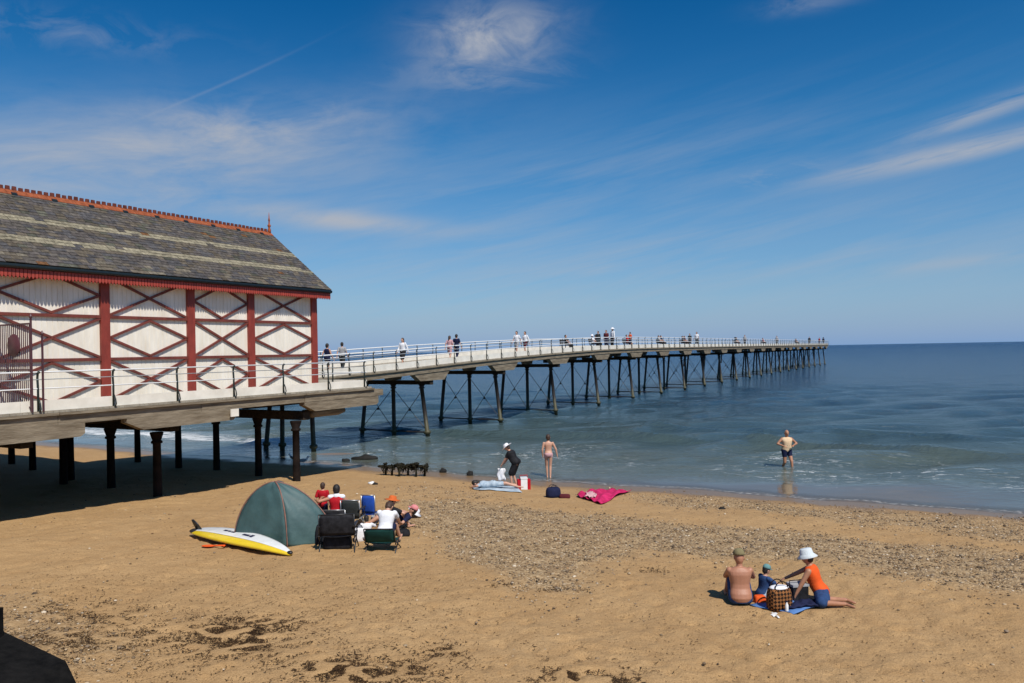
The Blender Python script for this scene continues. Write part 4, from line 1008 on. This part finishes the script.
wrack('seaweed', [(243,634,54,19,3600),(275,622,42,6,500),(372,672,70,15,2600),(445,652,24,7,420),(588,678,46,13,1900),(90,612,60,12,900),(150,632,90,18,1300),(60,640,50,14,900),(330,668,26,9,700),(220,650,130,18,1300),(560,590,30,3,160),(650,570,26,3,160),(500,585,20,4,120)], .021, 'wrack')
sp = [(g.uniform(20,1010), g.uniform(500,680), 14, 4, 3) for _ in range(2600)]
sp += [(g.uniform(0,470), g.uniform(575,683), 12, 4, 3) for _ in range(1800)]
wrack('beach_litter', sp, .016, 'wrack')

# ================================================================== GROUND AND SEA
def axis(dense, far_lo, far_hi, grow=1.16):
    a = list(dense); st = dense[1]-dense[0]; v = a[-1]; k = st
    while v < far_hi: k *= grow; v += k; a.append(v)
    v = a[0]; k = st; lo = []
    while v > far_lo: k *= grow; v -= k; lo.append(v)
    return np.array(lo[::-1] + a)
def grid_mesh(xs, ys, zf):
    X, Y = np.meshgrid(xs, ys); nx, ny = len(xs), len(ys)
    Z = zf(X, Y); V = np.stack([X, Y, Z], -1).reshape(-1,3)
    i = np.arange(nx*ny).reshape(ny, nx); Fc = np.stack([i[:-1,:-1], i[:-1,1:], i[1:,1:], i[1:,:-1]], -1).reshape(-1,4)
    return X, Y, V, Fc
xs = axis(np.arange(-15, 17, .085), -900, 900); ys = axis(np.arange(8.0, 31, .075), -350, 700)
fine = [(g.uniform(0,6.28), g.uniform(0,3.14), g.uniform(6,16), g.uniform(.001,.0026)) for _ in range(26)]
def zf(X, Y):
    z = ground_h(X, Y); d = shore_d(X, Y); m = np.clip((d-1.2)/4, 0, 1)*((X > -15.5) & (X < 17.5) & (Y < 31.5) & (Y > 7.5))
    for p, a, f, am in fine: z = z + m*am*np.sin((X*math.cos(a)+Y*math.sin(a))*f + p + 1.3*np.sin(X*1.1+p)+1.1*np.sin(Y*1.3-p))
    return z
X, Y, V, Fc = grid_mesh(xs, ys, zf)
# foot prints: shallow dents
zz = V[:,2].reshape(X.shape)
for _ in range(900):
    px, py = g.uniform(60,1010), g.uniform(515,683); c = G(px, py); a = g.uniform(0,3.14); 
    i0 = np.searchsorted(xs, c.x); j0 = np.searchsorted(ys, c.y); sl = (slice(max(j0-5,0), j0+6), slice(max(i0-5,0), i0+6))
    dx, dy = X[sl]-c.x, Y[sl]-c.y; u = dx*math.cos(a)+dy*math.sin(a); v = -dx*math.sin(a)+dy*math.cos(a); q = (u/.15)**2+(v/.08)**2
    zz[sl] += -.026*np.exp(-q) + .011*np.exp(-(np.sqrt(q)-1.6)**2*3)
V[:,2] = zz.ravel()
beach = tri_mesh('beach', V, Fc); me = beach.data
def fattr(me, nm, arr): at = me.attributes.new(nm, 'FLOAT', 'POINT'); at.data.foreach_set('value', arr.astype(np.float32).ravel())
fattr(me, 'inland', shore_d(X, Y)); fattr(me, 'shingle', shingle_w(X, Y))
tag(beach, kind='structure')
ms = bpy.data.materials.new('sand'); ms.use_nodes = True; N = ms.node_tree.nodes; Lk = ms.node_tree.links; bs = N['Principled BSDF']
def node(t, **k):
    n = N.new(t)
    for a, v in k.items():
        if a in n.bl_rna.properties: setattr(n, a, v)
    return n
def noise(sc, det=5, rough_=.6, vec=None, dist=0):
    n = N.new('ShaderNodeTexNoise'); n.inputs['Scale'].default_value = sc; n.inputs['Detail'].default_value = det; n.inputs['Roughness'].default_value = rough_; n.inputs['Distortion'].default_value = dist
    if vec is not None: Lk.new(vec, n.inputs['Vector'])
    return n.outputs['Fac']
def ramp(src, stops):
    r = N.new('ShaderNodeValToRGB'); e = r.color_ramp.elements
    while len(e) < len(stops): e.new(.5)
    for q, (p, c) in zip(e, stops): q.position = p; q.color = (*c, 1) if isinstance(c, tuple) else (c,c,c,1)
    Lk.new(src, r.inputs[0]); return r.outputs[0]
def mixc(f, a, b, mode='MIX'):
    m = N.new('ShaderNodeMix'); m.data_type = 'RGBA'; m.blend_type = mode
    for s_, v in ((0,f),(6,a),(7,b)):
        if hasattr(v, 'links') or hasattr(v, 'is_output'): Lk.new(v, m.inputs[s_])
        elif isinstance(v, tuple): m.inputs[s_].default_value = (*v, 1)
        else: m.inputs[s_].default_value = v
    return m.outputs[2]
def math_(op, a, b=0.0, c=None):
    m = N.new('ShaderNodeMath'); m.operation = op
    for i, v in enumerate((a, b) if c is None else (a, b, c)):
        if hasattr(v, 'is_output'): Lk.new(v, m.inputs[i])
        else: m.inputs[i].default_value = v
    return m.outputs[0]
def attr(nm): a = N.new('ShaderNodeAttribute'); a.attribute_name = nm; return a.outputs['Fac']
tc_ = N.new('ShaderNodeTexCoord').outputs['Object']
SAND1, SAND2, SAND3 = (.425,.265,.122), (.485,.312,.150), (.375,.225,.100); bs.inputs['Specular IOR Level'].default_value = .2
c = mixc(ramp(noise(.55, 6, .6, tc_), [(.35,0.),(.65,1.)]), SAND1, SAND2)
c = mixc(ramp(noise(2.3, 6, .65, tc_), [(.45,0.),(.75,.8)]), c, SAND3)
c = mixc(ramp(noise(14, 4, .7, tc_), [(.50,0.),(.74,.42)]), c, (.27,.155,.068))
c = mixc(ramp(noise(60, 3, .7, tc_), [(.38,0.),(.70,.65)]), c, (.225,.13,.05))
c = mixc(ramp(noise(38, 2, .6, tc_), [(.63,0.),(.70,.85)]), c, (.12,.07,.032))
vo = N.new('ShaderNodeTexVoronoi'); vo.inputs['Scale'].default_value = 26; Lk.new(tc_, vo.inputs['Vector'])
shc = mixc(ramp(vo.outputs['Color'], [(.25,(.11,.078,.052)),(.5,(.205,.145,.09)),(.75,(.28,.21,.14)),(.95,(.17,.12,.085))]), (0,0,0), (0,0,0)) if False else ramp(vo.outputs['Color'], [(.15,(.13,.085,.045)),(.35,(.25,.165,.085)),(.55,(.36,.255,.14)),(.75,(.50,.38,.23)),(.95,(.20,.135,.075))])
sw = math_('MULTIPLY', ramp(math_('ADD', attr('shingle'), math_('MULTIPLY', math_('SUBTRACT', noise(3.2, 5, .7, tc_), .5), .9)), [(.15,0.),(.95,1.)]), .72)
c = mixc(sw, c, shc)
wet = ramp(math_('ADD', math_('MULTIPLY', attr('inland'), .17), math_('MULTIPLY', math_('SUBTRACT', noise(.9, 4, .5, tc_), .5), .25)), [(.12,1.),(.30,0.)])
c = mixc(wet, c, mixc(.62, c, (.085,.055,.034)))
Lk.new(c, bs.inputs['Base Color'])
Lk.new(ramp(wet, [(0,.93),(1,.28)]), bs.inputs['Roughness'])
hgt = math_('ADD', math_('MULTIPLY', noise(7.5, 5, .6, tc_, .4), .9), math_('MULTIPLY', noise(42, 3, .6, tc_), .35))
hgt = math_('ADD', hgt, math_('MULTIPLY', math_('MULTIPLY', vo.outputs['Distance'], sw), -.7))
bp = N.new('ShaderNodeBump'); bp.inputs['Distance'].default_value = .058; Lk.new(hgt, bp.inputs['Height']); Lk.new(ramp(wet, [(0,.75),(1,.10)]), bp.inputs['Strength']); Lk.new(bp.outputs[0], bs.inputs['Normal'])
me.materials.append(ms)

# ---- sea
xs = axis(np.arange(-46, 46, .30), -42000, 42000, 1.14); ys = axis(np.arange(17, 75, .26), 4, 60000, 1.13)
comp = []
for i in range(44):
    lam = float(np.exp(g.uniform(math.log(.9), math.log(9)))); di = g.normal(math.pi*.5+.35, .45); comp.append((lam, di, .0085*lam**.75, g.uniform(0,6.28)))
def off(X, Y): return -shore_d(X, Y)
def seaz(X, Y):
    s = off(X, Y); z = 0*X; near = np.clip((s-.8)/9, 0, 1)*.9
    fade = np.clip((150-np.hypot(X, Y))/90, 0, 1)
    for lam, a, am, p in comp:
        k = 2*math.pi/lam; f = fade*(np.clip((90*lam/3-np.hypot(X,Y))/60, 0, 1) if lam < 3 else 1); z = z + f*am*.85*np.sin(k*(X*math.cos(a)+Y*math.sin(a)) + p + .7*np.sin(.21*X+p))
    z = z*near
    for s0, am, w, kx, ph in ((13.2,.30,.75,.16,.3),(20.5,.17,.9,.12,2.1),(31,.12,1.2,.09,1.0),(44,.12,1.5,.07,4),(5.2,.05,.45,.3,1)):
        q = s0 + 1.1*np.sin(kx*X+ph) + .35*np.sin(.55*X+ph*2); am_ = am*(.65+.35*np.sin(.11*X+ph*3))
        t = (s - q)/w; z = z + am_*np.where(t < 0, np.exp(-(t/.55)**2), np.exp(-(t/1.3)**2))
    q = np.clip(s/1.2, -1, 1); z = z - .004 + .012*np.clip(s,0,1)*np.sin(.9*X)*np.exp(-np.clip(s,0,9))
    return np.where(s < -2, -.05, z)
X, Y, V, Fc = grid_mesh(xs, ys, seaz)
sea = tri_mesh('sea', V, Fc); me = sea.data; fattr(me, 'offshore', off(X, Y)); tag(sea, kind='structure')
mw = bpy.data.materials.new('sea_water'); mw.use_nodes = True; N = mw.node_tree.nodes; Lk = mw.node_tree.links; bs = N['Principled BSDF']
tc_ = N.new('ShaderNodeTexCoord').outputs['Object']; s = attr('offshore')
mp = N.new('ShaderNodeMapping'); mp.inputs['Rotation'].default_value = (0,0,R(20)); mp.inputs['Scale'].default_value = (.38,1,1); Lk.new(tc_, mp.inputs['Vector']); sv = mp.outputs[0]
sn = math_('ADD', s, math_('MULTIPLY', math_('SUBTRACT', noise(.09, 4, .6, sv), .5), 26))
lg = math_('MULTIPLY', math_('LOGARITHM', math_('MAXIMUM', math_('ADD', sn, 2.0), 1.0), 10), .25)          # 0..1 over 1 m .. 10 km
col = ramp(lg, [(.07,(.125,.100,.070)),(.20,(.100,.112,.085)),(.30,(.056,.082,.078)),(.40,(.026,.060,.090)),(.50,(.011,.046,.100)),(.62,(.005,.037,.108)),(.85,(.003,.028,.098))])
pt = ramp(noise(.035, 4, .55, sv), [(.40,0.),(.62,1.)]); col = mixc(math_('MULTIPLY', pt, .35), col, (.010,.045,.085))
# foam
f1 = ramp(noise(4.2, 7, .75, sv, .8), [(.56,0.),(.62,1.)])
bandA = ramp(math_('DIVIDE', s, 20), [(.10,0.),(.17,1.),(.42,1.),(.60,0.)])
pa = ramp(noise(.22, 3, .5, tc_), [(.42,0.),(.60,1.)])
fA = math_('MULTIPLY', math_('MULTIPLY', f1, bandA), pa)
edge = math_('ADD', s, math_('MULTIPLY', math_('SUBTRACT', noise(.6, 4, .6, tc_), .5), 1.3))
f2 = ramp(math_('DIVIDE', edge, 2), [(.10,0.),(.16,.8),(.20,.7),(.32,0.)])
fB = math_('MULTIPLY', f2, ramp(noise(7, 4, .6, tc_), [(.45,0.),(.6,1.)]))
sx = N.new('ShaderNodeSeparateXYZ'); Lk.new(tc_, sx.inputs[0])
lft = ramp(math_('MULTIPLY', sx.outputs[0], -.02), [(.20,0.),(.26,1.)])
e2 = math_('ADD', s, math_('MULTIPLY', math_('SUBTRACT', noise(.25, 4, .6, tc_), .5), 4))
fC = math_('MULTIPLY', math_('MULTIPLY', lft, ramp(math_('DIVIDE', e2, 20), [(.22,0.),(.26,.9),(.31,.6),(.38,0.)])), ramp(noise(2.2, 5, .7, sv), [(.40,0.),(.52,1.)]))
foam = math_('MINIMUM', math_('ADD', math_('ADD', math_('MULTIPLY', fA, .75), fB), fC), 1)
col = mixc(foam, col, (.70,.72,.72)); Lk.new(col, bs.inputs['Base Color'])
bs.inputs['IOR'].default_value = 1.33; bs.inputs['Specular IOR Level'].default_value = .33
Lk.new(math_('MAXIMUM', ramp(lg, [(.05,.06),(.25,.12),(.5,.16),(.8,.26)]), math_('MULTIPLY', foam, .8)), bs.inputs['Roughness'])
mp2 = N.new('ShaderNodeMapping'); mp2.inputs['Rotation'].default_value = (0,0,R(12)); mp2.inputs['Scale'].default_value = (.62,1,1); Lk.new(tc_, mp2.inputs['Vector']); sv2 = mp2.outputs[0]
h1 = math_('MULTIPLY', noise(1.3, 5, .65, sv2, .5), 1.7); h2 = math_('MULTIPLY', noise(.30, 6, .66, sv2, .4), 4.6); h3 = math_('MULTIPLY', noise(3.6, 4, .6, sv), .6)
b1 = N.new('ShaderNodeBump'); b1.inputs['Distance'].default_value = .42; Lk.new(math_('ADD', math_('ADD', h1, h2), h3), b1.inputs['Height'])
Lk.new(ramp(lg, [(.06,.010),(.14,.05),(.22,.20),(.30,.42),(.38,.75),(.50,1.)]), b1.inputs['Strength']); Lk.new(b1.outputs[0], bs.inputs['Normal'])
al = ramp(math_('DIVIDE', edge, 2), [(.0,.0),(.10,.35),(.35,.75),(.6,1.)]); Lk.new(al, bs.inputs['Alpha'])
me.materials.append(mw)

# ================================================================== SKY, SUN, CAMERA
SUN_H = Vector((.50,-.866,0)); EL = R(53)
wd = bpy.data.worlds.new('World'); scene.world = wd; wd.use_nodes = True; N = wd.node_tree.nodes; Lk = wd.node_tree.links
bg = N['Background']
sky = N.new('ShaderNodeTexSky'); sky.sky_type = 'NISHITA'; sky.sun_disc = False; sky.sun_elevation = EL; sky.sun_rotation = math.atan2(SUN_H.x, SUN_H.y)
sky.altitude = 0; sky.air_density = 1.0; sky.dust_density = .3; sky.ozone_density = 3.0
hs = N.new('ShaderNodeHueSaturation'); hs.inputs['Saturation'].default_value = 1.28; hs.inputs['Value'].default_value = 1.0; Lk.new(sky.outputs[0], hs.inputs['Color'])
gm = N.new('ShaderNodeGamma'); gm.inputs['Gamma'].default_value = 1.0; Lk.new(hs.outputs[0], gm.inputs[0])
tcw = N.new('ShaderNodeTexCoord').outputs['Generated']; SKYMARK = 1
sp_ = N.new('ShaderNodeSeparateXYZ'); Lk.new(tcw, sp_.inputs[0])
az = math_('ARCTAN2', sp_.outputs[0], sp_.outputs[1]); el = math_('ARCSINE', sp_.outputs[2])
cmb = N.new('ShaderNodeCombineXYZ'); Lk.new(az, cmb.inputs[0]); Lk.new(el, cmb.inputs[1])
def pxdir(px, py):
    a, b = der(px, py); n = math.sqrt(a*a+F*F); return math.atan2(a, F), math.atan2(-b, n)
def cnoise(sx_, sy_, sc, det, rot, dist=0):
    mp = N.new('ShaderNodeMapping'); mp.inputs['Rotation'].default_value = (0,0,rot); Lk.new(cmb.outputs[0], mp.inputs['Vector'])
    m2 = N.new('ShaderNodeMapping'); m2.inputs['Scale'].default_value = (sx_, sy_, 1); Lk.new(mp.outputs[0], m2.inputs['Vector'])
    return noise(sc, det, .62, m2.outputs[0], dist)
def blob(px, py, rx, ry, rot, amp, nz, lo, hi):
    a0, e0 = pxdir(px, py); rx, ry = rx/F, ry/F; c, s_ = math.cos(rot), math.sin(rot)
    da = math_('SUBTRACT', az, a0); de = math_('SUBTRACT', el, e0)
    u = math_('ADD', math_('MULTIPLY', da, c/rx), math_('MULTIPLY', de, s_/rx)); v = math_('ADD', math_('MULTIPLY', da, -s_/ry), math_('MULTIPLY', de, c/ry))
    q = math_('ADD', math_('MULTIPLY', u, u), math_('MULTIPLY', v, v)); e = math_('POWER', 2.71828, math_('MULTIPLY', q, -1.0))
    t = ramp(nz, [(lo,0.),(hi,1.)])
    return math_('MULTIPLY', math_('MULTIPLY', e, t), amp)
nA = cnoise(2.2, 9, 2.2, 9, R(-8), .4); nB = cnoise(3.5, 7, 4, 9, R(-6), .6); nC = cnoise(1.5, 16, 1.8, 8, R(-11), .3); nE = cnoise(2.0, 20, 2.6, 10, R(-9), .5); nD = cnoise(1, 3.2, 9, 8, R(5), 1.0)
CL = [blob(488,38,62,26,R(4),.95,nB,.26,.62), blob(480,75,80,14,R(3),.25,nD,.48,.62), blob(130,165,230,46,R(8),.82,nA,.24,.62), blob(250,125,120,22,R(6),.38,nB,.40,.66), blob(345,221,90,10,R(-4),.72,nA,.15,.5),
      blob(985,112,80,8,R(13),.55,nE,.34,.60), blob(975,148,95,8.5,R(7),.75,nE,.25,.52), blob(860,168,60,5,R(9),.22,nE,.36,.6), blob(660,265,420,50,R(3),.28,nC,.40,.62), blob(560,185,300,45,R(8),.20,nC,.40,.62), blob(780,176,40,8,R(4),.25,nD,.5,.62), blob(60,30,110,14,R(2),.22,nB,.46,.66), blob(600,270,60,6,0,.28,nC,.30,.60), blob(960,262,70,5,R(3),.25,nC,.30,.60), blob(810,2,40,8,0,.25,nB,.35,.6),
      blob(215,88,75,1.3,R(27),.12,nC,.10,.30), blob(560,250,900,70,0,.16,nA,.10,.9)]
tot = CL[0]
for q in CL[1:]: tot = math_('ADD', tot, q)
tot = math_('MINIMUM', tot, .9)
tint = ramp(el, [(0,(1,1,1)),(.10,(.62,.90,1.06)),(.25,(.26,.86,1.04)),(.42,(.035,.70,.93)),(.75,(.45,.75,1.0)),(.95,(.8,.9,1.0))])
skc = mixc(1.0, gm.outputs[0], tint, 'MULTIPLY'); skc = mixc(1.0, skc, (1.3,1.3,1.3), 'MULTIPLY')
hz = math_('MULTIPLY', math_('POWER', 2.71828, math_('MULTIPLY', math_('MAXIMUM', el, 0.0), -9.0)), .92)
skc = mixc(hz, skc, (2.75,4.9,8.7))
mx = mixc(tot, skc, (6.2,6.5,7.2)); Lk.new(mx, bg.inputs['Color']); bg.inputs['Strength'].default_value = .07
sl = bpy.data.lights.new('sun', 'SUN'); sl.energy = 4.9; sl.angle = R(.5); sl.color = (1,.95,.87); so = bpy.data.objects.new('sun', sl); COL.objects.link(so)
dirv = Vector((SUN_H.x*math.cos(EL), SUN_H.y*math.cos(EL), math.sin(EL))); so.rotation_euler = dirv.to_track_quat('Z','Y').to_euler(); so.location = (20,-20,40)
cam = bpy.data.cameras.new('camera'); cam.lens = 27.0; cam.sensor_width = 36; cam.clip_end = 100000; cam.clip_start = .1; cam.shift_y = HY/1024
co = bpy.data.objects.new('camera', cam); COL.objects.link(co)
co.matrix_world = Matrix.Translation((0,0,H)) @ Matrix.Rotation(R(90),4,'X') @ Matrix.Rotation(-ROLL,4,'Z')
scene.camera = co
scene.view_settings.view_transform = 'Standard'; scene.view_settings.look = 'None'; scene.view_settings.exposure = 0; scene.view_settings.gamma = 1
scene.cycles.max_bounces = 6; scene.cycles.transparent_max_bounces = 8
